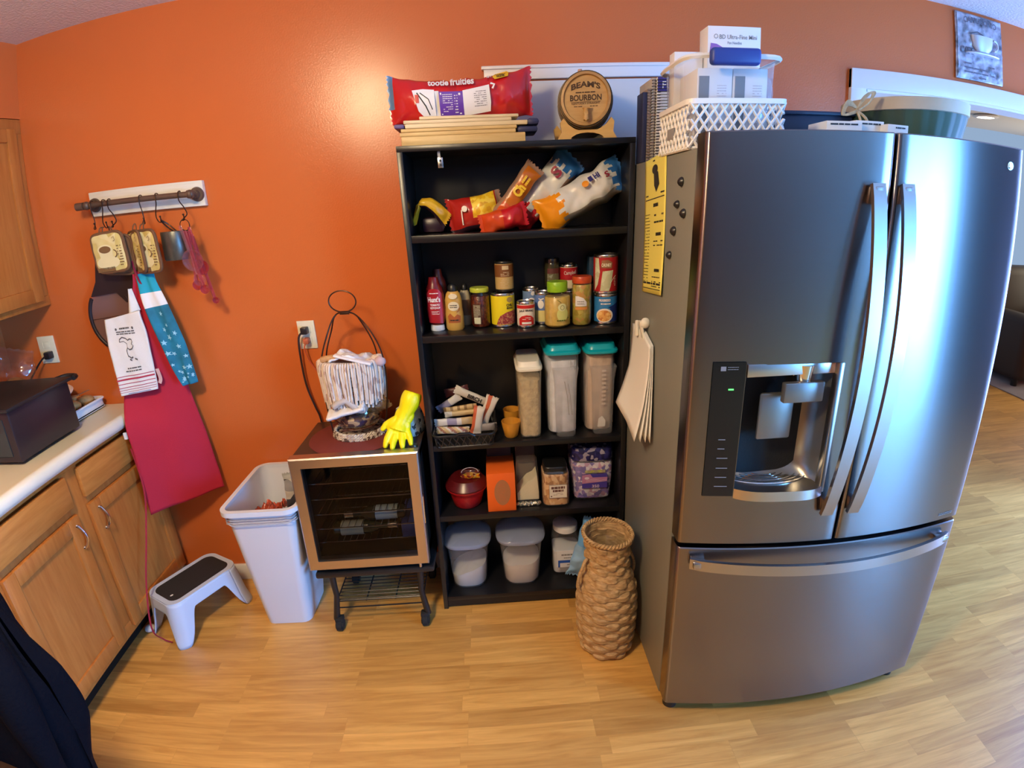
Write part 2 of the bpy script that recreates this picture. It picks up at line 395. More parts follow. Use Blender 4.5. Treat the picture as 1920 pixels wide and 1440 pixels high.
b=B(); b.box((4.1,4.2),(-5.7,W0),(0,2.44)); b.box((4.1,4.2),(W1,-1.5),(0,2.44)); b.box((4.1,4.2),(-.2,0),(0,2.44)); b.box((4.1,4.2),(-1.5,-.2),(2.1,2.44)); b.box((4.1,4.2),(-1.5,-.2),(0,.06)); b.box((4.1,4.2),(W0,W1),(2.1,2.44)); b.box((4.1,4.2),(W0,W1),(0,.08)); struct('wall_right',b,flat('right_wall_daylight_blue',(.06,.09,.17),.6))  # unseen wall, coloured blue so the refrigerator seems to reflect bluish daylight
# patio window in the wall on the dining side: frame only, the daylight comes through it
b=B()
for y in (W0,(W0+W1)/2-.03,W1-.06): b.box((4.12,4.18),(y,y+.06),(.08,2.1),.004)
b.box((4.12,4.18),(W0,W1),(.08,.14)); b.box((4.12,4.18),(W0,W1),(2.04,2.1)); struct('window_1',b,M['white'])
b=B()
for y in (-1.5,-.88,-.26): b.box((4.12,4.18),(y,y+.06),(.06,2.1),.004)
b.box((4.12,4.18),(-1.5,-.2),(.06,.12)); b.box((4.12,4.18),(-1.5,-.2),(2.04,2.1)); struct('added_window',b,M['white'])  # window frame added out of view for bluish light on the floor
# white door closed behind the shelves, with its casing
b=B()
b.box((.02,.10),(-.018,0),(0,2.112),.003); b.box((.84,.92),(-.018,0),(0,2.112),.003); b.box((.02,.92),(-.02,0),(2.070,2.112),.003); b.box((.012,.928),(-.026,0),(2.104,2.116),.003)
struct('trim_1',b,M['white'])
b=B(); b.box((.10,.84),(-.012,-.002),(0.02,2.064)); d1=struct('door_1',b,flat('door_grey_white',(.66,.68,.68),.4))
b=B(); b.ball((.445,-.016,2.035),.006,seg=10); part('door_pin',b,M['ink'],d1)
# cased opening into the living room
b=B()
b.box((1.422,1.492),(-.02,0),(0,2.12),.003); b.box((3.398,3.48),(-.02,0),(0,2.12),.003); b.box((1.422,3.48),(-.021,0),(2.045,2.12),.003)
b.box((1.488,1.50),(-.01,.13),(0,2.05)); b.box((1.488,3.402),(-.01,.13),(2.035,2.05)); b.box((3.39,3.402),(-.01,.13),(0,2.05)); struct('trim_2',b,M['white'])
b=B(); b.box((-1.6,-.28),(-.014,0),(0,.085),.004); struct('baseboard_back',b,M['white'])
b=B(); b.box((1.0,7.1),(3.386,3.4),(0,.1),.004); struct('baseboard_living',b,M['white'])

# recessed disc light in the living room ceiling
t=thing('recessed_ceiling_light','round white recessed light in the living room ceiling seen over the cased opening','light',(4.75,2.6,2.44))
b=B(); b.lathe((4.75,2.6,2.412),[(.11,.028),(.13,.012),(.11,0),(.085,0),(.085,.012)],32); part('trim_ring',b,M['white'],t)
b=B(); b.cyl((4.75,2.6,2.415),(4.75,2.6,2.425),.085,seg=28); part('lens',b,glow('living_light',(1,.9,.7),12),t)

# ------------------------------------------------------------------ wall cabinet
t=thing('wall_cabinet','oak wall cabinet hung under the orange soffit, its end against the orange wall','cabinet',(-1.97,-.46,1.375))
b=B(); b.box((-2.122,-1.84),(-.93,-.002),(1.375,2.128)); part('carcass',b,M['oak'],t)
b=B(); b.box((-1.84,-1.82),(-.93,-.002),(1.375,1.415),.002); b.box((-1.84,-1.82),(-.93,-.002),(2.07,2.128),.002); b.box((-1.84,-1.82),(-.06,-.002),(1.415,2.07),.002); b.box((-1.84,-1.82),(-.93,-.875),(1.415,2.07),.002); part('face_frame',b,M['oak'],t)
def door_panel(name,y0,y1,z0,z1,x,t,rail=.055,hy=None,hz=None):
    """recessed-panel cabinet door facing +x"""
    b=B(); f=x+.019
    b.box((x,f),(y0,y0+rail),(z0,z1),.004); b.box((x,f),(y1-rail,y1),(z0,z1),.004)
    b.box((x,f),(y0+rail,y1-rail),(z0,z0+rail),.004); b.box((x,f),(y0+rail,y1-rail),(z1-rail,z1),.004)
    b.box((x,x+.009),(y0+rail-.005,y1-rail+.005),(z0+rail-.005,z1-rail+.005))
    d=part(name,b,M['oak'],t)
    if hy is not None:
        h=B(); zs=[hz+k*.09/8-.045 for k in range(9)]
        h.tube([(f+.004+.022*math.sin(PI*k/8),hy,zs[k]) for k in range(9)],.0045,8)
        h.cyl((f-.001,hy,hz-.045),(f+.006,hy,hz-.045),.008,.005,12); h.cyl((f-.001,hy,hz+.045),(f+.006,hy,hz+.045),.008,.005,12)
        part('handle',h,M['chrome'],d)
    return d
door_panel('door',-.46,-.05,1.40,2.085,-1.82,t); door_panel('door',-.89,-.48,1.40,2.085,-1.82,t)

# ------------------------------------------------------------------ base cabinet and worktop
t=thing('base_cabinet','oak base cabinet with two drawers over two panelled doors under the cream worktop','cabinet',(-1.8,-.5,0))
b=B(); b.box((-2.122,-1.54),(-1.0,-.016),(.11,.878)); b.box((-2.122,-1.60),(-1.0,-.016),(0,.11)); part('carcass',b,[M['oak']],t)
b=B(); X0=-1.54;X1=-1.52
b.box((X0,X1),(-1.0,-.016),(.858,.878),.001); b.box((X0,X1),(-1.0,-.016),(.11,.165),.001)
for y in ((-.06,-.016),(-.55,-.455),(-1.0,-.935)): b.box((X0,X1),y,(.165,.858),.001)
b.box((X0,X1),(-.455,-.06),(.70,.73),.001); b.box((X0,X1),(-.935,-.55),(.70,.73),.001); part('face_frame',b,M['oak'],t)
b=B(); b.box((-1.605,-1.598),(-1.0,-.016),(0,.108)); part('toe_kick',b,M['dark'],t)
for (y0,y1) in ((-.473,-.05),(-.945,-.54)):
    b=B(); b.box((-1.52,-1.501),(y0,y1),(.735,.852),.006); part('drawer_front',b,M['oakh'],t)
door_panel('door',-.473,-.045,.14,.705,-1.52,t,.058,-.43,.625); door_panel('door',-.945,-.54,.14,.705,-1.52,t,.058,-.565,.625)
b=B()
sec=[(-2.122,.88),(-1.505,.88),(-1.49,.884),(-1.482,.9),(-1.486,.92),(-1.5,.931),(-1.515,.931),(-1.53,.926),(-2.10,.926),(-2.10,1.02),(-2.122,1.02)]
b.prism([(p[0],p[1]) for p in sec],Matrix(((1,0,0,0),(0,0,-1,-.004),(0,1,0,0),(0,0,0,1))),1.3)
single('countertop','cream laminate worktop with a rolled front edge on the oak base cabinet','countertop',b,M['counter'],smooth=50)

# ------------------------------------------------------------------ camera, light, render look
cam=bpy.data.cameras.new('camera'); co=bpy.data.objects.new('camera',cam); COL.objects.link(co)
cam.type='PANO'; cam.sensor_fit='HORIZONTAL'; cam.sensor_width=36; cam.sensor_height=27; cam.clip_start=.01; cam.clip_end=60
cy=cam; cy.panorama_type='FISHEYE_LENS_POLYNOMIAL'; cy.fisheye_fov=R(180)
K=(5.64624212e-02,-4.32496240e-04,-3.27589540e-05,1.31407733e-06)
cy.fisheye_polynomial_k0=0; cy.fisheye_polynomial_k1=-K[0]; cy.fisheye_polynomial_k2=-K[1]; cy.fisheye_polynomial_k3=-K[2]; cy.fisheye_polynomial_k4=-K[3]
yw,pt,rl=-0.0339,-0.3324,0.0446
Rw=Matrix.Rotation(yw,3,'Z')@Matrix.Rotation(pt,3,'X')@Matrix.Rotation(rl,3,'Y')
right,fwd,up=Rw.col[0],Rw.col[1],Rw.col[2]
co.matrix_world=Matrix(((right.x,up.x,-fwd.x,0),(right.y,up.y,-fwd.y,-2.1181),(right.z,up.z,-fwd.z,1.6459),(0,0,0,1)))
SC.camera=co
def area(name,loc,rot,sx,sy,power,col):
    l=bpy.data.lights.new(name,'AREA'); l.shape='RECTANGLE'; l.size=sx; l.size_y=sy; l.energy=power; l.color=col
    o=bpy.data.objects.new(name,l); COL.objects.link(o); o.location=loc; o.rotation_euler=rot; return o
area('daylight_patio_window',(4.3,-4.12,1.1),(0,R(90),0),1.9,1.7,LP['win'],(.13,.43,1.0))
area('added_side_daylight',(4.3,-.85,1.08),(0,R(90),0),1.9,1.25,LP['side'],(.20,.37,.95))  # added area light behind the added frame, cools floor and casing
area('living_room_fill',(6.9,1.7,1.4),(0,R(90),0),1.4,1.6,LP['liv'],(1.0,.88,.62))  # added warm fill that keeps the living room lit, no window there
# ceiling lamp: frosted dome on a base, with a bulb light inside
lx,ly=-.74,-1.78
t=thing('ceiling_lamp','round frosted dome ceiling lamp with a brass base behind the viewpoint','lamp',(lx,ly,2.44))
b=B(); b.lathe((lx,ly,2.40),[(.17,.04),(.175,.015),(.165,0),(.15,0)],40); part('base',b,M['gold'],t)
b=B(); b.lathe((lx,ly,2.31),[(.001,0),(.06,.006),(.11,.03),(.145,.065),(.155,.09)],40); part('dome',b,glow('lamp_dome',(1,.74,.45),LP['dome']),t)
pl=bpy.data.lights.new('lamp_bulb','POINT'); pl.energy=LP['bulb']; pl.color=(1,.80,.42); pl.shadow_soft_size=.07
po=bpy.data.objects.new('lamp_bulb',pl); COL.objects.link(po); po.location=(lx,ly,2.26)
w=bpy.data.worlds.new('world'); SC.world=w; w.use_nodes=True; bg=w.node_tree.nodes['Background']; bg.inputs[0].default_value=(.5,.7,1,1); bg.inputs[1].default_value=LP['world']
vs=SC.view_settings; vs.view_transform='Standard'; vs.look='None'; vs.gamma=1; vs.use_curve_mapping=False; vs.exposure=LP['exp']
SC.display_settings.display_device='sRGB'
SC.cycles.max_bounces=8; SC.cycles.diffuse_bounces=4; SC.cycles.glossy_bounces=4; SC.cycles.transparent_max_bounces=16; SC.cycles.transmission_bounces=4
SC.cycles.use_denoising=True; SC.cycles.caustics_reflective=False; SC.cycles.caustics_refractive=False; SC.cycles.sample_clamp_indirect=6
# ================================================================== FRIDGE
FX0,FX1,FC=.506,1.414,.954
def fy(x,base=-.865,bul=.042): return base-bul*(1-((x-FC)/.46)**2)
def slab(b,x0,x1,z0,z1,yb=-.812,holes=None,r=.010,zr=True,xs_extra=(),zs_extra=()):
    """door skin whose front bows outwards, its upright edges rounded"""
    xs=[x0+r*(1-math.cos(PI/2*k/4)) for k in range(5)]+[lerp(x0+r,x1-r,k/18) for k in range(1,18)]+[x1-r*(1-math.cos(PI/2*k/4)) for k in range(4,-1,-1)]
    xs=sorted(set([round(x,5) for x in xs]+list(xs_extra))); zs=[z0,z0+.003]+sorted(zs_extra)+[z1-.003,z1]
    def yy(x,z):
        e=min(x-x0,x1-x); o=0
        if e<r: o=r-math.sqrt(max(0,r*r-(r-e)**2))
        if z in(z0,z1): o+=.003
        return fy(x)+o
    nx,nz_=len(xs),len(zs)
    vs=[(x,yy(x,z),z) for x in xs for z in zs]; fs=[]
    for i in range(nx-1):
        for j in range(nz_-1):
            if holes and holes[0]<=xs[i]+1e-6 and xs[i+1]<=holes[1]+1e-6 and holes[2]<=zs[j]+1e-6 and zs[j+1]<=holes[3]+1e-6: continue
            a=i*nz_+j; fs.append((a,a+nz_,a+nz_+1,a+1))
    k=len(vs); vs+=[(x,yb,z0) for x in xs]+[(x,yb,z1) for x in xs]
    for i in range(nx-1):
        fs.append((k+i,k+i+1,(i+1)*nz_,i*nz_)); a=k+nx
        fs.append((i*nz_+nz_-1,(i+1)*nz_+nz_-1,a+i+1,a+i))
    for j in range(nz_-1): pass
    # sides and back
    fs.append(tuple([k]+[j for j in range(nz_)]+[k+nx])); fs.append(tuple([k+2*nx-1]+[(nx-1)*nz_+j for j in range(nz_-1,-1,-1)]+[k+nx-1]))
    fs.append(tuple([k+nx]+[k+nx+i for i in range(1,nx)]+[k+i for i in range(nx-1,-1,-1)]))
    b.add(vs,fs); return b
fr=thing('refrigerator','large stainless french door refrigerator with a water dispenser and a bottom freezer drawer','refrigerator',(.96,-.45,0))
b=B(); b.box((FX0,FX1),(-.800,-.06),(.03,1.755),.004); part('body',b,M['fside'],fr)
b=B(); b.box((FX0+.012,FX1-.012),(-.813,-.799),(.06,1.745)); part('gasket',b,M['blackmat'],fr)
DH=(.64,.885,.862,1.236)
b=B(); slab(b,FX0-.002,.950,.697,1.785,holes=DH,xs_extra=(DH[0],DH[1]),zs_extra=(DH[2],DH[3])); dl=part('door',b,M['steel'],fr,smooth=35)
b=B(); slab(b,.957,FX1+.002,.697,1.785); dr=part('door',b,M['steel'],fr,smooth=35)
b=B(); slab(b,FX0-.002,FX1+.002,.055,.682); dw=part('freezer_drawer',b,M['steel'],fr,smooth=35)
# door skins carry a dark inner liner edge
for nm,x0,x1,z0,z1,pa in (('liner',.52,.942,.71,1.77,dl),('liner',.965,1.40,.71,1.77,dr)):
    b=B(); b.box((x0,x1),(-.8125,-.8105),(z0,z1)); part(nm,b,M['fgrey'],pa)
# handles
def vhandle(x,pa):
    b=B(); pts=[]
    for k in range(29):
        t=k/28; z=lerp(.795,1.668,t); y=-.918-.052*math.sin(PI*t)**.8; pts.append((x,y,z))
    b.tube(pts,0,flat=(.034,.011,(0,-1,0)))
    for z0,z1 in ((.80,.84),(1.622,1.662)): b.box((x-.011,x+.011),(-.925 if z0<1 else -.928,fy(x)+.003),(z0,z1),.003)
    part('handle',b,M['steelh'],pa)
vhandle(.902,dl); vhandle(.982,dr)
b=B(); pts=[]
for k in range(33):
    t=k/32; x=lerp(.535,1.373,t); pts.append((x,-.885-.075*math.sin(PI*t)**.75,.640))
b.tube(pts,0,flat=(.034,.011,(0,-1,0)))
for x in (.56,1.348): b.box((x-.02,x+.02),(fy(x)-.028,fy(x)+.003),(.630,.650),.003)
part('handle',b,M['steelh'],dw)
# dispenser: niche with rounded back, paddle, spout, tray
x0,x1,z0,z1=DH
b=B()
def niche(u,v):
    # u across, v up; back is a soft curve
    a=lerp(-1,1,u); d=.105*(1-abs(a)**4)**.5
    zz=lerp(z0,z1,v); k=1
    if v<.12: k=(v/.12)**.5
    return V((lerp(x0,x1,u), fy(lerp(x0,x1,u))+max(d*(.35+.65*k),0.0),zz))
b.grid(niche,24,14)
b.grid(lambda u,v:V((lerp(x0,x1,u),lerp(fy(lerp(x0,x1,u)),fy(lerp(x0,x1,u))+.105*(1-abs(2*u-1)**4)**.5,v),z1)),24,2)
b.grid(lambda u,v:V((lerp(x0,x1,u),lerp(fy(lerp(x0,x1,u)),fy(lerp(x0,x1,u))+.105*(1-abs(2*u-1)**4)**.5*.35,v),z0)),24,2)
dn=part('dispenser_recess',b,M['dispg'],fr)
b=B(); b.box((x0-.0,x1+.0),(fy(.65)-.0045,fy(.76)+.02),(z1-.032,z1+.002),.002); b.box((x1-.012,x1+.004),(fy(x1)-.003,fy(x1)+.02),(z0,z1),.003); part('dispenser_frame',b,M['steelsat'],dn)
b=B(); b.cyl((.80,-.875,z1-.05),(.80,-.875,z1-.008),.020,.026,28); b.box((.775,.825),(-.865,-.80),(z1-.045,z1-.02),.005); part('water_spout',b,M['chrome'],dn)
b=B(); b.box((.738,.845),(-.905,-.885),(z1-.105,z1-.05),.004); part('ice_chute',b,M['dispg'],dn)
b=B(); b.box((.700,.795),(-.862,-.852),(z1-.225,z1-.09),.006); part('dispenser_paddle',b,M['dispg'],dn)
b=B()
def tray(u,v):
    x=lerp(x0,x1,u); yo=lerp(fy(x)-.022*(1-(2*u-1)**4),-.80,v); return V((x,yo,z0+.018))
b.grid(tray,24,6); b.grid(lambda u,v:V((lerp(x0,x1,u),fy(lerp(x0,x1,u))-.022*(1-(2*u-1)**4),lerp(z0-.012,z0+.018,v))),24,2)
b.grid(lambda u,v:V((lerp(x0,x1,u),lerp(fy(lerp(x0,x1,u))-.022*(1-(2*u-1)**4),fy(lerp(x0,x1,u))+.002,v),z0-.012)),24,2)
part('drip_tray',b,M['steelsat'],dn)
b=B()
for k in range(7):
    rr=.03+.016*k; pts=[(.7625+rr*math.cos(a)*1.05,-.80-rr*.62*math.sin(a),z0+.0205) for a in [PI*j/16 for j in range(17)] if abs(rr*math.cos(a))<.11]
    if len(pts)>2 and rr*.62<.10: b.tube(pts,.0018,6)
part('drip_grille',b,M['chrome'],dn)
SF=lambda s,t,off=0: V((s,fy(s)-off,t))
b=B(); b.grid(lambda u,v:SF(lerp(.556,.637,u),lerp(.858,1.245,v),.003),10,10); 
b.grid(lambda u,v:SF(lerp(.556,.637,u),.858,.003*v),10,1); b.grid(lambda u,v:SF(.556,lerp(.858,1.245,v),.003*v),1,10); b.grid(lambda u,v:SF(.637,lerp(.858,1.245,v),.003*v),1,10)
cp=part('control_panel',b,flat('gloss_black_panel',(.008,.007,.008),.18),fr)
b=B(); d_rect(b,SF,.575,.588,1.222,1.234,.0036,nx=1)
for k,z in enumerate((1.03,1.003,.975,.945,.917,.889)): d_rect(b,SF,.585,.585+(.018,.018,.028,.03,.03,.034)[k],z-.0012,z+.0012,.0036,nx=1)
d_scribble(b,SF,.592,.618,1.232,2,.006,.0016,3,1,.0036); part('panel_lettering',b,flat('panel_grey_print',(.22,.22,.23),.5),cp)
b=B(); d_rect(b,SF,.598,.611,1.170,1.174,.0038,nx=1); part('indicator_light',b,glow('green_led',(.1,1,.15),3),cp,label='small glowing green bar')
# badges, hinge cover, feet
b=B(); b.cyl((1.352,fy(1.352)-.0015,1.735),(1.352,fy(1.352),1.735),.011,seg=20); b.box((1.345,1.349),(fy(1.35)-.003,fy(1.35)),(1.728,1.742)); b.box((1.345,1.354),(fy(1.35)-.003,fy(1.35)),(1.728,1.731)); part('badge',b,M['steelsat'],dr)
b=B(); d_scribble(b,SF,1.325,1.385,.722,2,.005,.0022,8,1,.0009); part('door_lettering',b,M['greyink'],dr)
for x in (.525,1.30): b=B(); b.box((x,x+.09),(-.855,-.70),(1.752,1.778),.006); part('hinge_cover',b,M['fgrey'],fr)
for x in (.54,1.37): b=B(); b.cyl((x,-.82,.0),(x,-.82,.055),.024,seg=20); part('foot',b,M['blackpl'],fr)
b=B(); b.box((FX0+.02,FX1-.02),(-.80,-.78),(.012,.055)); part('base_grille',b,M['blackmat'],fr)
# magnets on its side
for i,(y,z,r,lb) in enumerate([(-.718,1.683,.012,'small dark round magnet topmost on the refrigerator side'),(-.697,1.628,.0105,'small dark magnet second down beside the yellow flyer'),(-.745,1.606,.012,'small dark magnet nearest the refrigerator door'),(-.680,1.560,.0125,'dark oval magnet halfway down beside the yellow flyer'),(-.657,1.495,.011,'small dark magnet lowest beside the yellow flyer edge')]):
    b=B(); k=b.n(); b.lathe((0,0,0),[(r*.9,0),(r,.003),(r*.8,.008),(r*.35,.012),(.001,.0125)],20); b.xf(T(FX0-.0003,y,z)@RY(-90),k)
    single('magnet',lb,'magnet',b,M['blackpl'],group='round magnets on the refrigerator side')
# yellow flyer: SX maps s towards the door (-y), t up
def sheet(cy_,cz_,w,h,curl,tilt=0):
    def S(s,t,off=0):
        q=max(0,-t/h+.2); c,sn=math.cos(R(tilt)),math.sin(R(tilt)); s2,t2=s*c-t*sn,s*sn+t*c
        return V((FX0-.0015-curl*q*q*(1+.6*s/w)-off,cy_-s2,cz_+t2))
    return S
S=sheet(-.505,1.562,.20,.40,.012,5)
b=B(); b.grid(lambda u,v:S(lerp(-.10,.10,u),lerp(-.195,.20,v)),10,16)
fl=single('yellow_flyer','long bright yellow takeout menu flyer stuck to the refrigerator side','flyer',b,M['yellowp'],solid=.0006)
b=B(); d_ell(b,S,.0,.165,.026,.013,.0012); d_poly(b,S,[(-.01,.16),(.03,.155),(.042,.12),(.015,.10),(-.005,.12)],.0013)
d_rect(b,S,-.088,.09,.082,.0845,.0012); d_scribble(b,S,-.01,.035,.064,1,.01,.010,77,1)
for k,(s0,s1,t) in enumerate([(-.085,-.06,.095),(.05,.09,.095),(-.03,.0,.19)]): d_scribble(b,S,s0,s1,t,1,.006,.004,k)
for k in range(2): d_scribble(b,S,.0,.085,.035-.02*k,1,.006,.005,k+5,.9)
for t in (-.02,-.125): d_scribble(b,S,.020,.068,t,1,.01,.009,int(-t*900),1)
d_scribble(b,S,-.088,-.04,.04,22,.0095,.0018,9,.9); d_scribble(b,S,.0,.088,-.04,2,.012,.003,10,.7); d_scribble(b,S,.0,.088,-.145,3,.014,.003,11,.7)
d_scribble(b,S,-.088,.09,-.165,1,.01,.006,12,.9); d_rect(b,S,-.09,.09,-.182,-.180,.0012)
part('print',b,M['ink'],fl)
# stack of loose papers on a white clip
pm=thing('paper_stack','sheaf of white papers hanging from a clip on the refrigerator side','papers',(FX0-.01,-.47,.98))
for k,(dz,dy,cu) in enumerate([(0,0,.045),(.004,.006,.03),(.002,.012,.018),(.0,.018,.008)]):
    b=B()
    def P_(u,v,k=k,dy=dy,cu=cu):
        s=lerp(-.105,.105,u)+ (dy*(1-v)); t=lerp(-.175,.125,v); q=1-v
        return V((FX0-.016+.003*k-cu*q*q-.05*max(0,q-.55)*max(0,.5-u),-.468-s-.02*q,1.115+t-.035*max(0,u-.6)*v*2+(.03*(.5-u) if v<.5 else 0)*(1-v)-.03*q*(u)))
    b.grid(P_,10,14); part('sheet',b,M['paper'],pm,solid=.0005)
cl=thing('magnetic_clip','white plastic magnetic clip pinching the papers on the refrigerator side','clip',(FX0-.01,-.485,1.235))
b=B(); b.ball((FX0-.012,-.495,1.268),.016,1,.8,1.1); part('magnet_head',b,M['offwhite'],cl)
b=B(); k=b.n(); b.box((-.004,.004),(-.012,.012),(-.04,.02),.003); b.xf(T(FX0-.022,-.487,1.255)@RY(-12),k); b.box((FX0-.03,FX0-.018),(-.452,-.438),(1.215,1.268),.004); part('jaw',b,M['offwhite'],cl)

# ================================================================== BOOKCASE
BX0,BX1,BY=-.275,.500,-.290
bc=thing('bookcase','tall black laminate bookcase with five shelves of food beside the refrigerator','bookcase',(.11,-.15,0))
for x in ((BX0,BX0+.019),(BX1-.019,BX1)):
    b=B(); b.box(x,(BY,-.03),(.0,1.819),.001); part('side_panel',b,M['black'],bc)
b=B(); b.box((BX0,BX1),(BY,-.03),(1.819,1.837),.001); part('top_panel',b,M['black'],bc)
SHZ={1:1.560,2:1.212,3:.774,4:.458,5:.060}
for k,z in SHZ.items():
    b=B(); b.box((BX0+.019,BX1-.019),(BY+.003,-.036),(z-.024 if k<5 else z-.02,z),.001); part('shelf',b,M['black'],bc)
b=B(); b.box((BX0+.019,BX1-.019),(-.036,-.03),(.04,1.819)); part('back_panel',b,M['black'],bc)
b=B(); b.box((BX0+.019,BX1-.019),(BY+.008,BY+.022),(.006,.04)); part('kick_board',b,M['black'],bc)
b=B(); b.box((-.146,-.137),(-.272,-.268),(1.80,1.822)); b.box((-.147,-.130),(-.272,-.2695),(1.768,1.80),.0008); br=part('metal_bracket',b,M['tin'],bc,label='small silver wall bracket hanging under the top')
b=B()
for z in (1.777,1.790): b.cyl((-.1385,-.2745,z),(-.1385,-.2715,z),.0035,seg=10)
part('screw_holes',b,M['ink'],br)

# ================================================================== WINE COOLER AND ITS CART
wc=thing('wine_cooler','small black countertop wine cooler with a steel framed glass door on a rolling cart','wine cooler',(-.53,-.2,.298))
CX0,CX1,CZ0,CZ1=-.768,-.300,.318,.800
CI=flat('cooler_black_liner',(.010,.008,.008),.5,spec=.15)
b=B(); b.box((CX0+.004,CX0+.03),(-.345,-.03),(CZ0,CZ1-.01)); b.box((CX1-.03,CX1-.004),(-.345,-.03),(CZ0,CZ1-.01)); b.box((CX0+.004,CX1-.004),(-.345,-.03),(CZ0,CZ0+.04)); b.box((CX0+.004,CX1-.004),(-.345,-.03),(CZ1-.045,CZ1-.01)); b.box((CX0+.004,CX1-.004),(-.06,-.03),(CZ0,CZ1-.01)); part('cabinet',b,CI,wc)
b=B(); b.box((CX0,CX1),(-.35,-.028),(CZ1-.012,CZ1),.003); part('top_panel',b,flat('cooler_top',(.05,.03,.022),.3),wc)
b=B(); y0,y1=-.392,-.352; w_=.040
def mitre(b,x0,x1,z0,z1,w,y0,y1):
    o=[(x0,z0),(x1,z0),(x1,z1),(x0,z1)]; i=[(x0+w,z0+w),(x1-w,z0+w),(x1-w,z1-w),(x0+w,z1-w)]
    vs=[(p[0],y0+.004,p[1]) for p in o]+[(lerp(p[0],q[0],.12),y0,lerp(p[1],q[1],.12)) for p,q in zip(o,i)]+[(p[0],y0+.002,p[1]) for p in i]+[(p[0],y1,p[1]) for p in i]+[(p[0],y1,p[1]) for p in o]
    fs=[]
    for k in range(5):
        for j in range(4): j2=(j+1)%4; k2=(k+1)%5; fs.append((k*4+j,k*4+j2,k2*4+j2,k2*4+j))
    b.add(vs,fs)
mitre(b,CX0,CX1,CZ0,CZ1+.006,w_,y0,y1); cd=part('door_frame',b,M['steelfr'],wc,smooth=25)
b=B(); b.box((CX0+w_-.003,CX1-w_+.003),(-.384,-.376),(CZ0+w_-.003,CZ1+.006-w_+.003)); part('door_glass',b,clear('smoked_glass',(.66,.64,.63),.02,gl=-.17),cd)
b=B(); b.box((CX1-.005,CX1+.004),(-.388,-.365),(.50,.62),.003); part('handle',b,M['chrome'],cd)
for z in (.405,.468,.533,.600,.668):
    b=B()
    for x in [CX0+.05+k*.026 for k in range(15)]: b.tube([(x,-.33,z),(x,-.08,z)],.0016,6)
    b.tube([(CX0+.03,-.33,z),(CX1-.03,-.33,z)],.0026,8); b.tube([(CX0+.03,-.08,z),(CX1-.03,-.08,z)],.0026,8); part('wire_rack',b,M['chrome'],wc)
for x in (CX0+.03,CX1-.03): b=B(); b.cyl((x,-.33,.298),(x,-.33,.32),.012,seg=16); part('foot',b,M['blackpl'],wc)
b=B(); b.cyl((-.322,-.335,.800),(-.322,-.335,.812),.017,.014,24); part('knob',b,flat('dark_olive_knob',(.03,.03,.015),.3),wc)
b=B(); b.cyl((-.335,-.388,.32),(-.335,-.388,.306),.006,seg=12); part('door_pin',b,M['steelsat'],cd)
# bottles lying in the cooler
def lying_bottle(x,y,z,L,r,name,label,gm,lm,flip=1):
    t=thing(name,label,'bottle',(x,y,z),'wine bottles lying in the cooler')
    prof=[(.001,0),(r*.8,.0),(r,.008),(r,L*.55),(r*.9,L*.62),(r*.42,L*.72),(r*.36,L*.95),(r*.45,L*.96),(r*.45,L),(.001,L)]
    b=B(); b.lathe((0,0,0),prof,28); b.xf(T(x-flip*L/2,y,z+r)@RY(90*flip)); part('glass_body',b,gm,t)
    b=B(); b.lathe((0,0,0),[(r+.0006,L*.12),(r+.0006,L*.48)],28); b.xf(T(x-flip*L/2,y,z+r)@RY(90*flip)); part('label',b,lm,t)
    b=B(); b.lathe((0,0,0),[(r*.5,L*.86),(r*.5,L+.001),(.001,L+.001)],20); b.xf(T(x-flip*L/2,y,z+r)@RY(90*flip)); part('cap',b,M['tin'],t)
lying_bottle(-.51,-.285,.4715,.24,.029,'bottle','bottle with a pale blue label lying on the middle rack of the cooler',flat('dark_glass',(.02,.03,.025),.1),flat('pale_blue_label',(.45,.60,.62),.6),-1)
lying_bottle(-.555,-.285,.409,.25,.029,'bottle','bottle with a grey green label lying on the lowest rack of the cooler',flat('dark_green_glass',(.02,.03,.015),.1),flat('grey_green_label',(.40,.45,.36),.6),1)
b=B(); b.box((-.42,-.346),(-.27,-.12),(.359,.46),.01); single('blue_reflection_block','deep blue block standing in for a bluish reflection inside the cooler','carton',b,flat('deep_blue_reflection',(.04,.14,.75),.4))  # invented box, its blue colour stands for a bluish reflection in the cooler
# cart
ct=thing('rolling_cart','black metal rolling cart with a wire bottom shelf carrying the wine cooler','cart',(-.53,-.2,0))
b=B(); b.box((-.755,-.285),(-.385,-.035),(.272,.298),.008); part('top_shelf',b,M['blackpl'],ct)
for x,y,dx in ((-.70,-.36,-1),(-.345,-.36,1),(-.70,-.07,-1),(-.345,-.07,1)):
    b=B(); b.tube([(x-dx*.0,y,.274),(x-dx*.005,y,.17),(x+dx*.012,y,.05)],[.014,.011,.014],10); part('leg',b,M['blackpl'],ct)
    b=B(); b.cyl((x-.011,y-.008,.026),(x+.011,y-.008,.026),.026,seg=24); b.cyl((x-.016,y-.008,.026),(x-.011,y-.008,.026),.018,seg=20); b.cyl((x+.011,y-.008,.026),(x+.016,y-.008,.026),.018,seg=20); b.box((x-.017,x+.017),(y-.02,y+.012),(.04,.062),.005); part('caster_wheel',b,M['blackmat'],ct)
b=B(); zc=.135
b.tube([(-.70,-.355,zc),(-.345,-.355,zc),(-.345,-.07,zc),(-.70,-.07,zc)],.004,8,closed=True); b.tube([(-.70,-.36,.105),(-.345,-.36,.105)],.003,8)
for k in range(14): y=-.345+.275*k/13; b.tube([(-.70,y,zc),(-.345,y,zc)],.0022,6)
for x in (-.58,-.46): b.tube([(x,-.355,zc-.004),(x,-.07,zc-.004)],.003,6)
part('wire_shelf',b,M['blackpl'],ct)
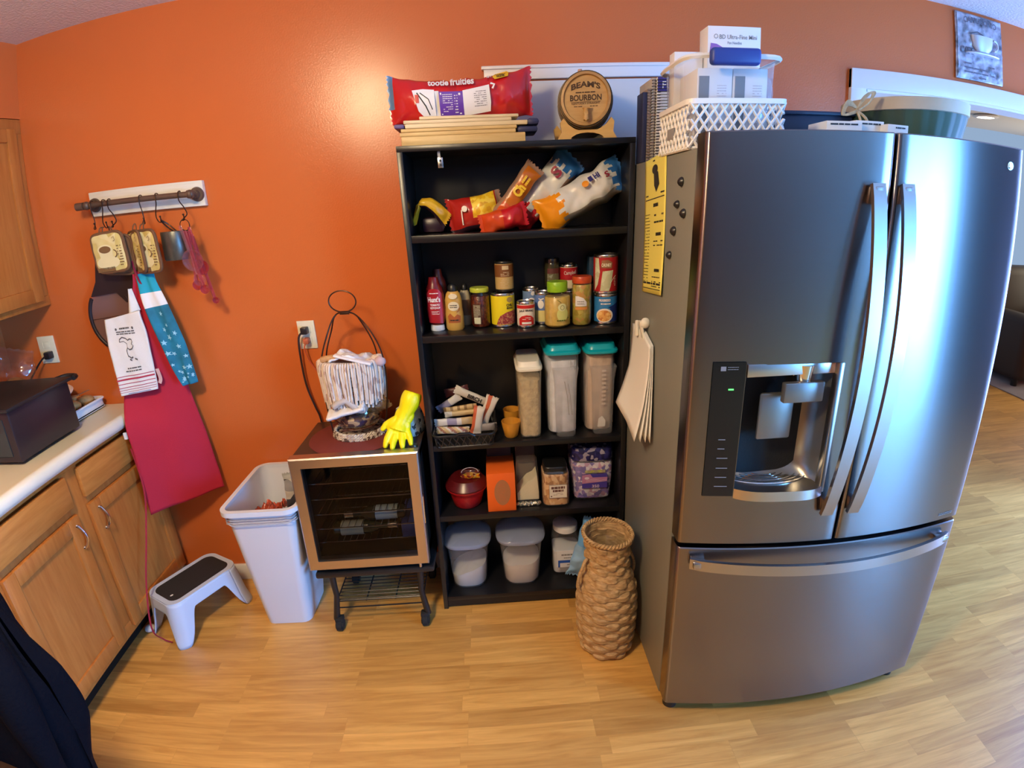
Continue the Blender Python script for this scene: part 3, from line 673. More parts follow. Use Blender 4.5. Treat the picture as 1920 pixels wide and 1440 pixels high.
# ================================================================== FOOD ON THE SHELVES
E=.0006
def can(name,x,y,z,r,h,label,cat='can',body=None,lab=None,group=None,wrap=True):
    t=thing(name,label,cat,(x,y,z),group)
    b=B(); pr=[(r*.93,0),(r,.003),(r,.006),(r*.985,.009)]; 
    k=6
    for i in range(k+1): pr.append((r*.985,lerp(.009,h-.009,i/k)))
    pr+=[(r,h-.006),(r,h-.003),(r*.95,h),(r*.9,h-.004),(.001,h-.004)]
    b.lathe((x,y,z),[(.001,.002)]+pr,36); part('can_body',b,body or M['tin'],t)
    if wrap:
        b=B(); b.lathe((x,y,z),[(r*.997,.010),(r*.998,.012),(r*.998,h-.012),(r*.997,h-.010)],36); part('paper_label',b,lab,t)
    return t,S_cyl(x,y,z,r*.998)
def jar(name,x,y,z,r,h,label,lidm,glassm,contm=None,lidr=.8,lidh=.018,n=2.0,cat='jar',sh=.78,group=None,sy=1,cfill=None):
    t=thing(name,label,cat,(x,y,z),group)
    b=B(); pr=[(.001,.0),(r*.85,0),(r,.008),(r,h*sh),(r*.95,h*(sh+.05)),(r*lidr*.95,h*(sh+.12)),(r*lidr*.92,h-lidh)]
    b.lathe((x,y,z),pr,36,n=n,sy=sy); part('glass_body',b,glassm,t)
    if contm:
        f=cfill or sh+.02
        b=B(); b.lathe((x,y,z),[(.001,.004),(r*.82,.004),(r*.955,.011),(r*.955,min(h*f,h*sh)),(r*.9,h*f),(.001,h*f)],36,n=n,sy=sy); part('contents',b,contm,t)
    b=B(); R_=r*lidr; pr=[(R_*.98,h-lidh),(R_,h-lidh+.002)]+[(R_,h-.003),(R_*.95,h),(.001,h)]
    b.lathe((x,y,z),pr,40,n=n if n>2 else 2,sy=sy,wob=(lambda a,zz:.0005*math.cos(a*40))); part('lid',b,lidm,t)
    return t,S_cyl(x,y,z,r)
z2=SHZ[2]
# squeeze bottles of ketchup, standing on their caps
def squeeze(name,x,y,z,r,h,label,cap,body,sx=1.0,sy=.75,up=False,neck=None,group=None,bodym=None):
    t=thing(name,label,'bottle',(x,y,z),group)
    ch=.022
    if not up:
        b=B(); b.lathe((x,y,z),[(.001,0),(r*.68,0),(r*.75,.003),(r*.70,ch),(.001,ch)],32,sx=sx,sy=sy*1.1); part('cap',b,cap,t)
        pr=[(r*.55,ch),(r*.80,ch+.008),(r*.98,ch+.035),(r,h*.42),(r*.93,h*.52),(r*.96,h*.66),(r*.86,h*.80),(r*.60,h*.88),(r*.50,h*.97),(r*.47,h),(.001,h)]
    else:
        pr=[(.001,0),(r*.85,0),(r,.008),(r,h*.35),(r*.92,h*.5),(r*.94,h*.66),(r*.75,h*.8),(r*.5,h*.86),(.001,h*.86)]
        b=B(); b.lathe((x,y,z),[(r*.52,h*.85),(r*.52,h*.95),(r*.3,h),(.001,h)],28,sx=sx,sy=sy*1.2); part('cap',b,cap,t)
    b=B(); b.lathe((x,y,z),pr,36,sx=sx,sy=sy); part('squeeze_body',b,body,t)
    def S(s,tt,off=0):
        a=s/r; return V((x+(r+off)*sx*math.sin(a),y-(r+off)*sy*math.cos(a),z+tt))
    return t,S
red=flat('ketchup_red',(.16,.008,.01),.22,coat=.3); lred=flat('label_red',(.42,.012,.02),.35); dkred=flat('dark_ketchup',(.07,.008,.012),.25)
wp=M['whitepl']; wink=flat('white_print',(.85,.83,.8),.5)
t,S=squeeze('ketchup_bottle',-.207,-.185,z2,.036,.198,'red ketchup squeeze bottle standing on a white cap beside the yellow mustard',wp,red)
b=B(); d_poly(b,S,[(-.028,.035),(.026,.03),(.031,.08),(.030,.14),(.018,.155),(0,.160),(-.018,.155),(-.030,.14),(-.031,.08)],.0012); lp=part('front_label',b,lred,t)
b=B(); d_text(b,S,"Hunt's",-.002,.120,.046,.020,.0018,bold=.04); d_text(b,S,'TOMATO',0,.100,.034,.0075,.0018,bold=.04); d_text(b,S,'KETCHUP',0,.089,.036,.0075,.0018,bold=.04); d_scribble(b,S,-.014,.014,.076,3,.005,.0016,1,.9,.0018); d_scribble(b,S,-.016,.016,.142,1,.01,.003,2,1,.0018); part('lettering',b,wink,lp)
squeeze('ketchup_bottle',-.200,-.085,z2,.034,.215,'dark ketchup bottle standing behind the red one with the white cap',M['navy'],dkred)
must=flat('honey_mustard',(.62,.38,.09),.3)
t,S=squeeze('mustard_bottle',-.140,-.185,z2,.034,.170,'plump pale yellow mustard bottle with a dark cap in front of the dressing bottle',M['blackpl'],must,up=True)
b=B(); d_ell(b,S,0,.092,.021,.017,.0012); d_ell(b,S,0,.128,.016,.010,.0012); part('cream_label',b,flat('cream_label',(.78,.70,.50),.5),t)
b=B(); d_poly(b,S,[(-.023,.03),(.022,.03),(.025,.055),(.012,.062),(0,.052),(-.014,.066),(-.025,.055)],.0014); d_line(b,S,[(.022,.085),(.019,.075),(.010,.07)],.003,.0014); part('brown_label',b,flat('brown_label',(.42,.12,.03),.5),t)
b=B(); d_scribble(b,S,-.013,.013,.095,2,.007,.003,31,1,.002); d_scribble(b,S,-.016,.016,.040,1,.007,.005,32,1,.002); part('lettering',b,M['ink'],t)
t,S=squeeze('dressing_bottle',-.101,-.10,z2,.024,.158,'narrow creamy dressing bottle half hidden behind the mustard',M['blackpl'],flat('pale_dressing',(.55,.47,.32),.3),up=True,sy=1)
b=B(); d_rect(b,S,-.02,.02,.04,.10,.001); part('label',b,flat('brown_tan_label',(.25,.13,.07),.5),t)
# salsa jar
t,S=jar('salsa_jar',-.042,-.155,z2,.037,.150,'dark red sauce jar with a yellow green lid',flat('lime_lid',(.50,.62,.06),.35),M['glass'],speck('dark_salsa',[(.10,.015,.008),(.16,.03,.01),(.06,.01,.006)],150,.3),.95,.016)
b=B(); d_rect(b,S,-.030,.002,.025,.092,.001); part('back_label',b,flat('brown_back_label',(.10,.06,.04),.5),t)
b=B(); d_rect(b,S,-.026,-.001,.018,.042,.0015); d_scribble(b,S,-.027,-.001,.086,9,.0055,.002,4,.9,.0016); part('printed_panel',b,flat('pale_green_panel',(.62,.66,.50),.6),t)
# big yellow can and the spice can on it
yl=flat('bright_yellow_label',(.86,.74,.02),.4)
t,S=can('bean_can',.045,-.150,z2,.046,.128,'large can with a bright yellow label picturing beans under the tall spice can','can',M['tin'],yl)
b=B(); 
d_poly(b,S,[(-.028,.012),(.062,.012),(.062,.062),(.04,.062),(.012,.058),(-.012,.045),(-.022,.03)],.001); part('bean_picture',b,speck('bean_print',[(.25,.03,.04),(.4,.09,.08),(.33,.05,.05),(.5,.25,.12)],190,.5),t)
b=B(); d_text(b,S,'CHILI',.026,.084,.028,.010,.0014,bold=.03); d_text(b,S,'BEANS',.026,.073,.026,.008,.0014,bold=.03); part('lettering',b,M['ink'],t)
b=B(); d_ell(b,S,.026,.104,.012,.010,.0014); part('emblem',b,flat('gold_label',(.42,.33,.12),.5),t)
t,S=can('spice_canister',.056,-.13,z2+.1282,.035,.112,'tall brown and tan canister stacked on the yellow bean can','can',M['blackpl'],flat('tan_label',(.58,.42,.17),.5))
b=B(); d_rect(b,S,-.05,.05,.055,.100,.001,nx=20); part('brown_band',b,flat('cinnamon_label',(.20,.075,.022),.5),t)
b=B(); d_rect(b,S,-.008,.016,.082,.096,.0016); d_scribble(b,S,-.014,.018,.072,3,.006,.0022,2,.9,.0016); d_scribble(b,S,-.018,.018,.048,6,.006,.0016,6,.8,.0016); part('print',b,flat('cream_print',(.65,.55,.38),.5),t)
# brand red and white can, blue tub behind it
t,S=can('soup_can',.130,-.195,z2,.034,.098,'small can with a red and white label in front of the blue tub','can',M['tin'],flat('white_label',(.78,.74,.68),.5))
b=B(); d_rect(b,S,-.045,.045,.074,.086,.001,nx=16); d_poly(b,S,[(-.030,.012),(.030,.012),(.030,.036),(.018,.046),(0,.050),(-.018,.046),(-.030,.036)],.001); part('red_print',b,M['red'],t)
b=B(); d_text(b,S,'JULZ BRAND',0,.063,.056,.009,.0014,bold=.03,arc=.003); part('lettering',b,M['ink'],t)
b=B(); d_rect(b,S,-.018,.018,.016,.024,.0016); d_scribble(b,S,-.016,.016,.040,2,.006,.002,2,.9,.0016); part('white_print',b,wink,t)
t,S=can('milk_can',.158,-.095,z2,.032,.130,'can with a blue and white label behind the small red and white can','can',M['tin'],flat('milk_blue_label',(.16,.27,.50),.45))
b=B(); d_ell(b,S,.0,.085,.012,.011,.001); d_ell(b,S,.006,.112,.008,.008,.001); part('white_print',b,wink,t)
t,S=can('vegetable_can',.200,-.150,z2,.033,.122,'blue and yellow labelled can wedged behind the applesauce jar','can',M['tin'],flat('cornflower_label',(.12,.22,.55),.45))
b=B(); d_rect(b,S,-.04,.02,.012,.055,.001,nx=12); part('yellow_panel',b,flat('pale_yellow_label',(.70,.62,.25),.5),t)
b=B(); d_ell(b,S,-.012,.078,.012,.016,.001); d_line(b,S,[(-.02,.10),(-.012,.096),(.0,.1)],.004,.001); part('white_print',b,wink,t)
# dark jar, red can, blue items at the back
t,S=can('olive_can',.248,-.062,z2,.031,.122,'dark can standing at the back under the tall herb jar','can',M['blackpl'],M['blackpl'])
t,S=jar('herb_jar',.248,-.062,z2+.1222,.030,.112,'tall dark lidded herb jar at the back of the shelf',flat('dark_pewter_lid',(.09,.08,.08),.25,metal=.8),flat('dark_herb_glass',(.05,.05,.025),.2),None,.92,.026)
b=B(); d_rect(b,S,-.024,.024,.012,.055,.001); part('label',b,speck('olive_grey_print',[(.14,.14,.07),(.22,.24,.16),(.28,.32,.26)],60,.5),t)
b=B(); d_rect(b,S,-.024,.024,.055,.075,.001); part('dark_red_band',b,flat('dark_red_band',(.12,.03,.03),.5),t)
t,S=can('tomato_can',.315,-.075,z2,.034,.110,'plain silver can under the red condensed soup can','can',M['tin'],flat('pale_label',(.5,.48,.4),.5))
t,S=can('condensed_soup_can',.312,-.075,z2+.1102,.034,.100,'red and white condensed soup can stacked at the back','can',M['tin'],flat('cream_half_label',(.75,.68,.50),.5))
b=B(); d_rect(b,S,-.055,.055,.042,.088,.001,nx=20); part('red_band',b,flat('soup_red',(.45,.01,.02),.4),t)
b=B(); d_text(b,S,'Campbell',.0,.068,.048,.018,.0015,rot=4,bold=.01); part('lettering',b,wink,t)
t,S=can('blue_can',.405,-.075,z2,.036,.115,'dark blue can at the back beside the olive jar','can',M['blackpl'],flat('navy_label',(.015,.03,.08),.5))
b=B(); b.box((.385,.440),(-.105,-.05),(z2+.1155,z2+.235),.004,M=None); single('blue_packet','dark blue box stacked at the back behind the tall red soup can','box',b,flat('dim_blue_packet',(.02,.06,.13),.4))
# applesauce
app=flat('applesauce',(.60,.42,.10),.3,var=.12,vscale=60)
t,S=jar('applesauce_jar',.247,-.215,z2,.049,.166,'wide jar of yellow applesauce with a bright green lid',flat('bright_green_lid',(.26,.52,.02),.35),M['glass'],app,.76,.036,sh=.66)
b=B(); d_ell(b,S,.014,.052,.022,.026,.001); part('apple_print',b,flat('pale_green_print',(.60,.64,.22),.5),t)
b=B(); d_ell(b,S,.012,.078,.016,.014,.0016); part('apple_half',b,flat('pale_green_pale',(.68,.70,.38),.5),t)
b=B(); d_line(b,S,[(-.006,.105),(.002,.100),(.008,.094)],.002,.002); d_line(b,S,[(.012+.007*math.cos(a),.077+.008*math.sin(a)) for a in [PI*k/8 for k in range(16)]],.0015,.002,closed=True); d_scribble(b,S,-.008,.024,.030,1,.006,.004,33,1,.002); d_poly(b,S,[(.030,.034),(.040,.036),(.037,.042)],.002); part('print',b,flat('dark_green_print',(.12,.16,.02),.5),t)
# olives and the hidden small tag jar
ol=speck('green_olives',[(.42,.36,.07),(.50,.42,.10),(.36,.28,.05),(.55,.30,.08)],62,.25)
t,S=jar('olive_jar',.338,-.215,z2,.036,.180,'tall jar of green olives with an orange red lid',flat('orange_red_lid',(.52,.07,.02),.35),M['glass'],ol,.97,.024,sh=.82)
b=B(); d_rect(b,S,-.030,.014,.062,.072,.001); part('orange_label',b,flat('amber_label',(.62,.25,.06),.5),t)
b=B(); d_poly(b,S,[(-.030,.075),(.012,.075),(.012,.090),(.0,.105),(-.018,.112),(-.030,.112)],.001); part('white_label',b,flat('pale_label2',(.72,.73,.78),.5),t)
b=B(); d_scribble(b,S,-.022,.002,.092,2,.008,.004,34,1,.0016); d_line(b,S,[(-.02,.082),(-.008,.086),(.006,.081)],.0014,.0016); part('print',b,M['greyink'],t)
# two soup cans stacked, front right
t,S=can('progress_soup_can',.430,-.200,z2,.043,.112,'blue soup can picturing a bowl of soup under the tall red can','can',M['tin'],flat('bright_blue_label',(.03,.20,.50),.35))
b=B(); d_rect(b,S,.008,.062,.010,.060,.001,nx=12); d_poly(b,S,[(.0,.064),(.062,.040),(.062,.085),(.03,.075)],.0012); part('navy_print',b,flat('navy_print',(.01,.03,.18),.4),t)
b=B(); d_ell(b,S,-.012,.034,.031,.026,.0016); part('bowl_print',b,flat('cream_bowl',(.80,.76,.68),.5),t)
b=B(); d_ell(b,S,-.013,.033,.026,.021,.002); part('noodle_print',b,speck('noodle_print_colour',[(.75,.38,.10),(.60,.22,.05),(.85,.55,.20)],120,.5),t)
b=B(); d_text(b,S,'PROGRESSO',-.012,.090,.042,.009,.0016,bold=.03); d_scribble(b,S,-.026,.010,.077,1,.006,.004,40,1,.0016); part('lettering',b,wink,t)
t,S=can('chunky_soup_can',.428,-.200,z2+.1125,.0445,.140,'tall red soup can with a pale picture stacked on the blue soup can','can',M['tin'],flat('dark_red_label',(.40,.015,.02),.35))
b=B(); d_poly(b,S,[(-.052,.012),(-.038,.035),(-.030,.08),(-.036,.128),(-.052,.128)],.001); d_poly(b,S,[(-.028,.012),(.004,.012),(.010,.03),(.014,.055),(.018,.085),(-.020,.082),(-.024,.05)],.001); part('pale_picture',b,speck('creamy_soup_print',[(.55,.60,.42),(.62,.66,.48),(.50,.52,.33)],60,.5),t)
b=B(); d_poly(b,S,[(-.026,.094),(.012,.092),(.014,.112),(-.002,.122),(-.024,.120)],.0014); part('brown_panel',b,flat('brown_panel',(.28,.13,.06),.5),t)
b=B(); d_text(b,S,'CHUNKY',-.007,.104,.034,.012,.002,bold=.03); d_line(b,S,[(.008,.04),(.022,.060),(.030,.066)],.002,.002); d_scribble(b,S,.022,.030,.055,5,.006,.003,4,.8,.0016); part('lettering',b,flat('cream_lettering',(.80,.78,.62),.5),t)
t,S=jar('relish_jar',.374,-.120,z2,.030,.165,'pale yellow relish jar glimpsed between the olive jar and the soup cans',flat('steel_lid',(.5,.5,.5),.3,metal=1),M['glass'],flat('pale_relish',(.50,.44,.18),.4),.9,.015)

# ---------------------------------------------------------------- crumpled bags
def bag(name,label,cat,L,W,Th,Mx,mats,zone=None,seed=0,crumple=.008,seal=.012,group=None,ns=44,nf=40,bend=None,zig=.003,taper=None,parts=None,puff=.55,cut=None):
    """pillow bag: s along its length, closed lens section, flattened and pinked at both ends"""
    b=B(); rows=[]
    def P(i,j):
        u=i/ns; s=-L/2+L*u; a=2*PI*j/nf
        e=min(u,1-u)*L; k=0 if e<seal else min(1,((e-seal)/(W*.5)))**puff
        tw=(taper(u) if taper else 1)
        w=W/2*tw*(1-.12*k); h=Th/2*k*tw
        ca,sa=math.cos(a),math.sin(a)
        x=s; zc=w*(abs(ca)**.8)*(1 if ca>0 else -1); y=h*(abs(sa)**1.1)*(1 if sa>0 else -1)+(.0006 if sa>0 else -.0006)
        n=nz(s*18+seed*7,zc*18+(3 if sa>0 else 9),seed)*1.0+.5*nz(s*45+seed,zc*45,seed+5)+.6*abs(nz(s*26+zc*16+seed,seed*3.1,1.7))
        y+=n*crumple*(.25+.75*k)*(1 if abs(sa)>.15 else .3); zc+=nz(s*22,seed,2)*crumple*.7; x+=nz(zc*22,seed,4)*crumple*.5
        if i in(0,ns): x+=zig*(1 if j%2 else -1)
        p=V((x,y,zc))
        return bend(p) if bend else p
    vs=[P(i,j) for i in range(ns+1) for j in range(nf)]; fs=[];ms=[]
    for i in range(ns):
        for j in range(nf):
            j2=(j+1)%nf; fs.append((i*nf+j,(i+1)*nf+j,(i+1)*nf+j2,i*nf+j2))
            a=2*PI*(j+.5)/nf; ms.append(zone((i+.5)/ns,math.cos(a)*.5+.5,math.sin(a)<0) if zone else 0)
    b.add([Mx@v for v in vs],fs,ms)
    o=single(name,label,cat,b,mats,group,smooth=60)
    def S(s,t,off=0):
        u=s/L+.5; e=min(u,1-u)*L; k=0 if e<seal else min(1,((e-seal)/(W*.5)))**puff
        tw=(taper(u) if taper else 1); w=W/2*tw*(1-.12*k); h=Th/2*k*tw
        ca=max(-1,min(1,t/w)); ca=abs(ca)**(1/.8)*(1 if ca>0 else -1); sa=-math.sqrt(max(0,1-ca*ca)); y=-h*(abs(sa)**1.1)
        p=V((s,y-off-crumple*.9,t)); 
        if bend: p=bend(p)
        return Mx@p
    return o,S
foily=dict(rough=.28,spec=.6)
BY1=flat('yellow_foil',(.72,.42,.02),.3); BR1=flat('red_foil',(.42,.02,.015),.25); BW=flat('white_foil',(.72,.74,.74),.3); BBl=flat('blue_foil',(.035,.17,.52),.3); BO=flat('orange_foil',(.85,.32,.01),.3); BK=flat('dark_purple_foil',(.03,.01,.02),.35); SV=flat('silver_foil_inside',(.42,.40,.38),.35,metal=.5); BRN=flat('brown_foil',(.30,.18,.12),.35)
z1=SHZ[1]
# yellow bag folded over like an arch
def arch(p):
    s=p.x/.30; a=PI*.95*s; r=.062
    return V((r*1.15*math.sin(a)+ (0 if s<0 else .01*s), p.y, -.035+(.055+p.z*.35)*math.cos(a)*1.0 + .035 +(p.z*.25)))
def arch(p):
    s=p.x/.15
    if s<-.1: return V((-.052+ (s+.1)*.03*-1*-1, p.y, (s+.1)*.085+.09))+V((p.z*.35*.9+.0,0,p.z*.15))
    return V((-.052+(s+.1)*.085+p.z*.25,p.y,.09+p.z*.35-(max(0,s-.2))**1.6*.095))
o,S=bag('snack_bag','small yellow snack bag folded over near the bookcase side panel','snack bag',.30,.105,.05,T(-.180,-.175,z1+.014),[BY1,BK],lambda u,c,f:0 if c>.25 else 1,3,.008,bend=arch,taper=lambda u:.7+.55*u)
b=B(); b.box((-.232,-.150),(-.165,-.09),(z1+.001,z1+.055),.015); single('dark_packet','dark wrapped packet tucked under the folded yellow bag','packet',b,BK)
# red and yellow snack bag
cheese=speck('cheese_snack_print',[(.85,.55,.02),(.75,.42,.02),(.92,.68,.08)],70,.35)
o,S=bag('snack_bag','round red snack bag with yellow curls printed on it','snack bag',.195,.130,.085,T(-.036,-.165,z1+.062)@RY(-8),[BR1,cheese,BK,BRN],lambda u,c,f:(3 if u>.9 else 2 if c<.2 else 1 if (.45<u<.88 and c>.42) else 0),5,.007)
b=B(); d_line(b,S,[(-.050,-.03),(-.048,.0),(-.046,.02)],.004,.003); d_ell(b,S,-.035,.022,.010,.010,.003); part('white_print',b,wink,o)
# long orange bag leaning up, with red ends crumpled at its foot
o,S=bag('snack_bag','narrow orange and brown snack bag leaning up against the white and blue bag','snack bag',.225,.072,.04,T(.110,-.185,z1+.122)@RY(-50),[flat('amber_foil',(.55,.16,.015),.28),BRN,flat('deep_orange_foil',(.62,.09,.01),.3)],lambda u,c,f:(1 if c>.8 or u>.93 else 2 if u<.3 else 0),8,.005)
b=B(); d_text(b,S,'Ch',.012,0,.040,.036,.004,bold=.06); d_scribble(b,S,.038,.066,.006,2,.014,.008,61,1,.004); part('lettering',b,flat('yellow_lettering',(.85,.60,.04),.4),o)
o,S=bag('snack_bag','crumpled orange red snack bag lying flat at the middle of the top shelf','snack bag',.17,.080,.06,T(.060,-.215,z1+.038)@RY(-14),[flat('orange_red_foil',(.62,.07,.015),.28),flat('bright_red_foil',(.50,.012,.02),.28)],lambda u,c,f:(0 if u<.5 else 1),12,.009)
b=B(); b.box((.03,.095),(-.10,-.07),(z1+.06,z1+.10),.006,M=None); k=0
single('teal_packet','teal tipped packet poking out behind the orange snack bag','packet',b,flat('dark_teal_foil',(.02,.14,.16),.35))
# white, red and blue bag leaning
o,S=bag('snack_bag','white snack bag with a blue top and red foot leaning diagonally','snack bag',.31,.120,.075,T(.212,-.125,z1+.126)@RY(-46),[BW,BBl,flat('bright_red_foil2',(.55,.015,.02),.28),BRN],lambda u,c,f:(1 if u>.82+.05*math.sin(c*26) else 2 if u<.26+.05*math.sin(c*22) else 3 if c<.22 else 0),21,.012)
b=B(); d_text(b,S,'S',.072,.012,.030,.040,.004,rot=0,bold=.03); part('lettering',b,flat('maroon_print',(.30,.02,.05),.4),o)
o,S=bag('snack_bag','white snack bag with an orange foot and a blue tip beside the bookcase side panel','snack bag',.33,.135,.10,T(.342,-.170,z1+.104)@RY(-27),[BW,BBl,BO,SV],lambda u,c,f:(1 if u>.87+.04*math.sin(c*26) else 2 if (u<.26+.05*math.sin(c*24) and c>.1) else 3 if c<.28 else 0),33,.013)
b=B(); d_text(b,S,'HI',.066,.038,.020,.018,.004,bold=.03); d_rect(b,S,.036,.050,.030,.046,.004); part('lettering',b,flat('navy_lettering',(.03,.03,.20),.4),o)
b=B(); d_ell(b,S,.020,.032,.012,.010,.004); part('orange_print',b,BO,o); b=B(); d_text(b,S,'S',.100,.024,.016,.020,.004,bold=.03); part('maroon_lettering',b,flat('maroon_print2',(.30,.02,.05),.4),o)

# ---------------------------------------------------------------- third shelf
z3=SHZ[3]
# bin tray of cereal bars
bt=thing('basket_tray','black plastic openwork tray of cereal bars overhanging the middle shelf','tray',(-.135,-.19,z3))
b=B(); X0,X1,Y0,Y1=-.252,-.010,-.325,-.07
def rr(x0,x1,y0,y1,r,n=5):
    out=[]
    for cx,cy_,a0 in ((x1-r,y0+r,-90),(x1-r,y1-r,0),(x0+r,y1-r,90),(x0+r,y0+r,180)):
        for k in range(n+1): a=R(a0+90*k/n); out.append((cx+r*math.cos(a),cy_+r*math.sin(a)))
    return out
b.prism(rr(X0+.01,X1-.01,Y0+.01,Y1-.01,.02),T(0,0,z3+.001),.003)
b.tube([(p[0],p[1],z3+.055) for p in rr(X0,X1,Y0,Y1,.03)],.005,8,closed=True)
b.tube([(p[0],p[1],z3+.006) for p in rr(X0+.012,X1-.012,Y0+.012,Y1-.012,.02)],.004,6,closed=True)
ra=rr(X0,X1,Y0,Y1,.03,7); rb=rr(X0+.012,X1-.012,Y0+.012,Y1-.012,.02,7)
seg=[]
def along(r,f):
    n=len(r); Ls=[(V(r[i]).to_2d() if 0 else V((r[i][0],r[i][1],0))) for i in range(n)]; d=[(Ls[(i+1)%n]-Ls[i]).length for i in range(n)]; tot=sum(d); f=f%1*tot
    for i in range(n):
        if f<=d[i]: return Ls[i].lerp(Ls[(i+1)%n],f/max(d[i],1e-9))
        f-=d[i]
    return Ls[0]
for k in range(34):
    p=along(ra,k/34); q=along(rb,(k+1)/34); q0=along(rb,(k-1)/34)
    b.tube([(p.x,p.y,z3+.055),(q.x,q.y,z3+.006)],.0025,5); b.tube([(p.x,p.y,z3+.055),(q0.x,q0.y,z3+.006)],.0025,5)
part('tray_body',b,M['blackpl'],bt)
b=B(); b.tube([(-.17,-.326,z3+.052),(-.15,-.331,z3+.066),(-.11,-.331,z3+.066),(-.09,-.326,z3+.052)],.005,8); part('handle',b,M['blackpl'],bt)
def bar(name,label,x,y,z,L,W,rot,cols,zone,seed,lett=None,tilt=0,group='snack bars heaped in the black tray',th=.018):
    o,S=bag(name,label,'snack bar',L,W,th,T(x,y,z)@RZ(rot[2])@RY(rot[1])@RX(rot[0]),cols,zone,seed,.003,.010,group,ns=24,nf=20,zig=.002)
    if lett:
        b=B(); d_text(b,S,lett[0],lett[1],0,lett[2],W*.45,.003,bold=.03); part('lettering',b,lett[3],o)
    return o
bw=flat('bar_white',(.66,.62,.55),.4); bt_=flat('bar_tan',(.58,.42,.20),.4); bp=flat('bar_lilac',(.30,.27,.36),.4); bm=flat('bar_maroon',(.11,.03,.03),.4); br_=flat('bar_rust',(.55,.12,.05),.4)
bar('snack_bar','white wrapped snack bar with black capitals leaning high at the back of the tray',-.098,-.155,z3+.150,.155,.038,(0,28,0),[bw,bm],lambda u,c,f:0,2,('BIRCH',.010,.06,M['ink']))
bar('snack_bar','small lilac and white bar sloping at the back corner of the tray',-.195,-.150,z3+.125,.11,.036,(0,-32,0),[bp,bw],lambda u,c,f:1 if u>.55 else 0,3)
bar('snack_bar','dark maroon bar highest at the back of the tray',-.165,-.095,z3+.155,.10,.040,(0,-10,0),[bm],None,4)
bar('snack_bar','tan oat bar lying level just above the lilac striped bar',-.150,-.165,z3+.105,.135,.026,(0,-6,0),[bt_,flat('bar_brown',(.28,.17,.07),.4)],lambda u,c,f:1 if (int(u*14)%3==0) else 0,6)
bar('snack_bar','second tan oat bar under the first at the back of the tray',-.140,-.180,z3+.090,.145,.026,(0,-3,0),[bt_,bw],lambda u,c,f:1 if u<.2 else 0,7)
bar('snack_bar','bar in cream, lilac and tan panels lying level at the front of the tray',-.175,-.225,z3+.073,.150,.034,(0,0,2),[bw,bp,bt_],lambda u,c,f:(1 if .35<u<.6 else 2 if u>.72 else 0),9)
bar('snack_bar','rumpled brown and silver bar lowest at the front of the tray',-.180,-.235,z3+.040,.130,.034,(0,4,0),[flat('bar_rosy',(.35,.16,.12),.3),bt_,bw],lambda u,c,f:int(u*9+c*3)%3,14,th=.024)
bar('snack_bar','white bar with a rust band standing on end at the front of the tray',-.080,-.240,z3+.080,.120,.046,(0,-78,0),[bw,br_],lambda u,c,f:1 if c>.72 else 0,11)
bar('snack_bar','white and rust bar with a ragged top leaning at the tray corner',-.040,-.215,z3+.108,.130,.052,(0,-66,0),[bw,br_],lambda u,c,f:1 if .55<c<.85 else 0,17)
bar('snack_bar','dim grey bar lying in the tray corner nearest the orange cups',-.045,-.235,z3+.045,.08,.036,(0,0,0),[flat('bar_grey',(.25,.23,.22),.5)],None,19)
bar('snack_bar','brown backed bar lying deep in the middle of the tray',-.115,-.120,z3+.060,.15,.036,(0,5,0),[bm,bt_],lambda u,c,f:1 if u>.6 else 0,23)
# amber measuring cups
am=flat('amber_plastic',(.60,.27,.03),.35)
for (x,y,z,r,h,lb) in ((.052,-.235,z3,.038,.066,'amber plastic cup with a pouring lip nearer the shelf edge'),(.060,-.130,z3,.036,.075,'amber plastic cup standing behind the other one')):
    t=thing('amber_cup',lb,'cup',(x,y,z),'amber cups beside the snack tray')
    b=B(); b.lathe((x,y,z),[(.001,0),(r*.6,0),(r*.72,.006),(r*.95,h*.75),(r,h),(r*.94,h),(r*.88,h*.72),(r*.62,.010),(.001,.008)],30,wob=lambda a,zz:(.006*max(0,math.cos(a)-.8)*5 if zz>.05 else 0)); part('bowl',b,am,t)
    b=B(); b.tube([(x+r*.95,y,z+h-.003),(x+r+.012,y-.004,z+h-.001)],.005,6); part('spout',b,am,t)
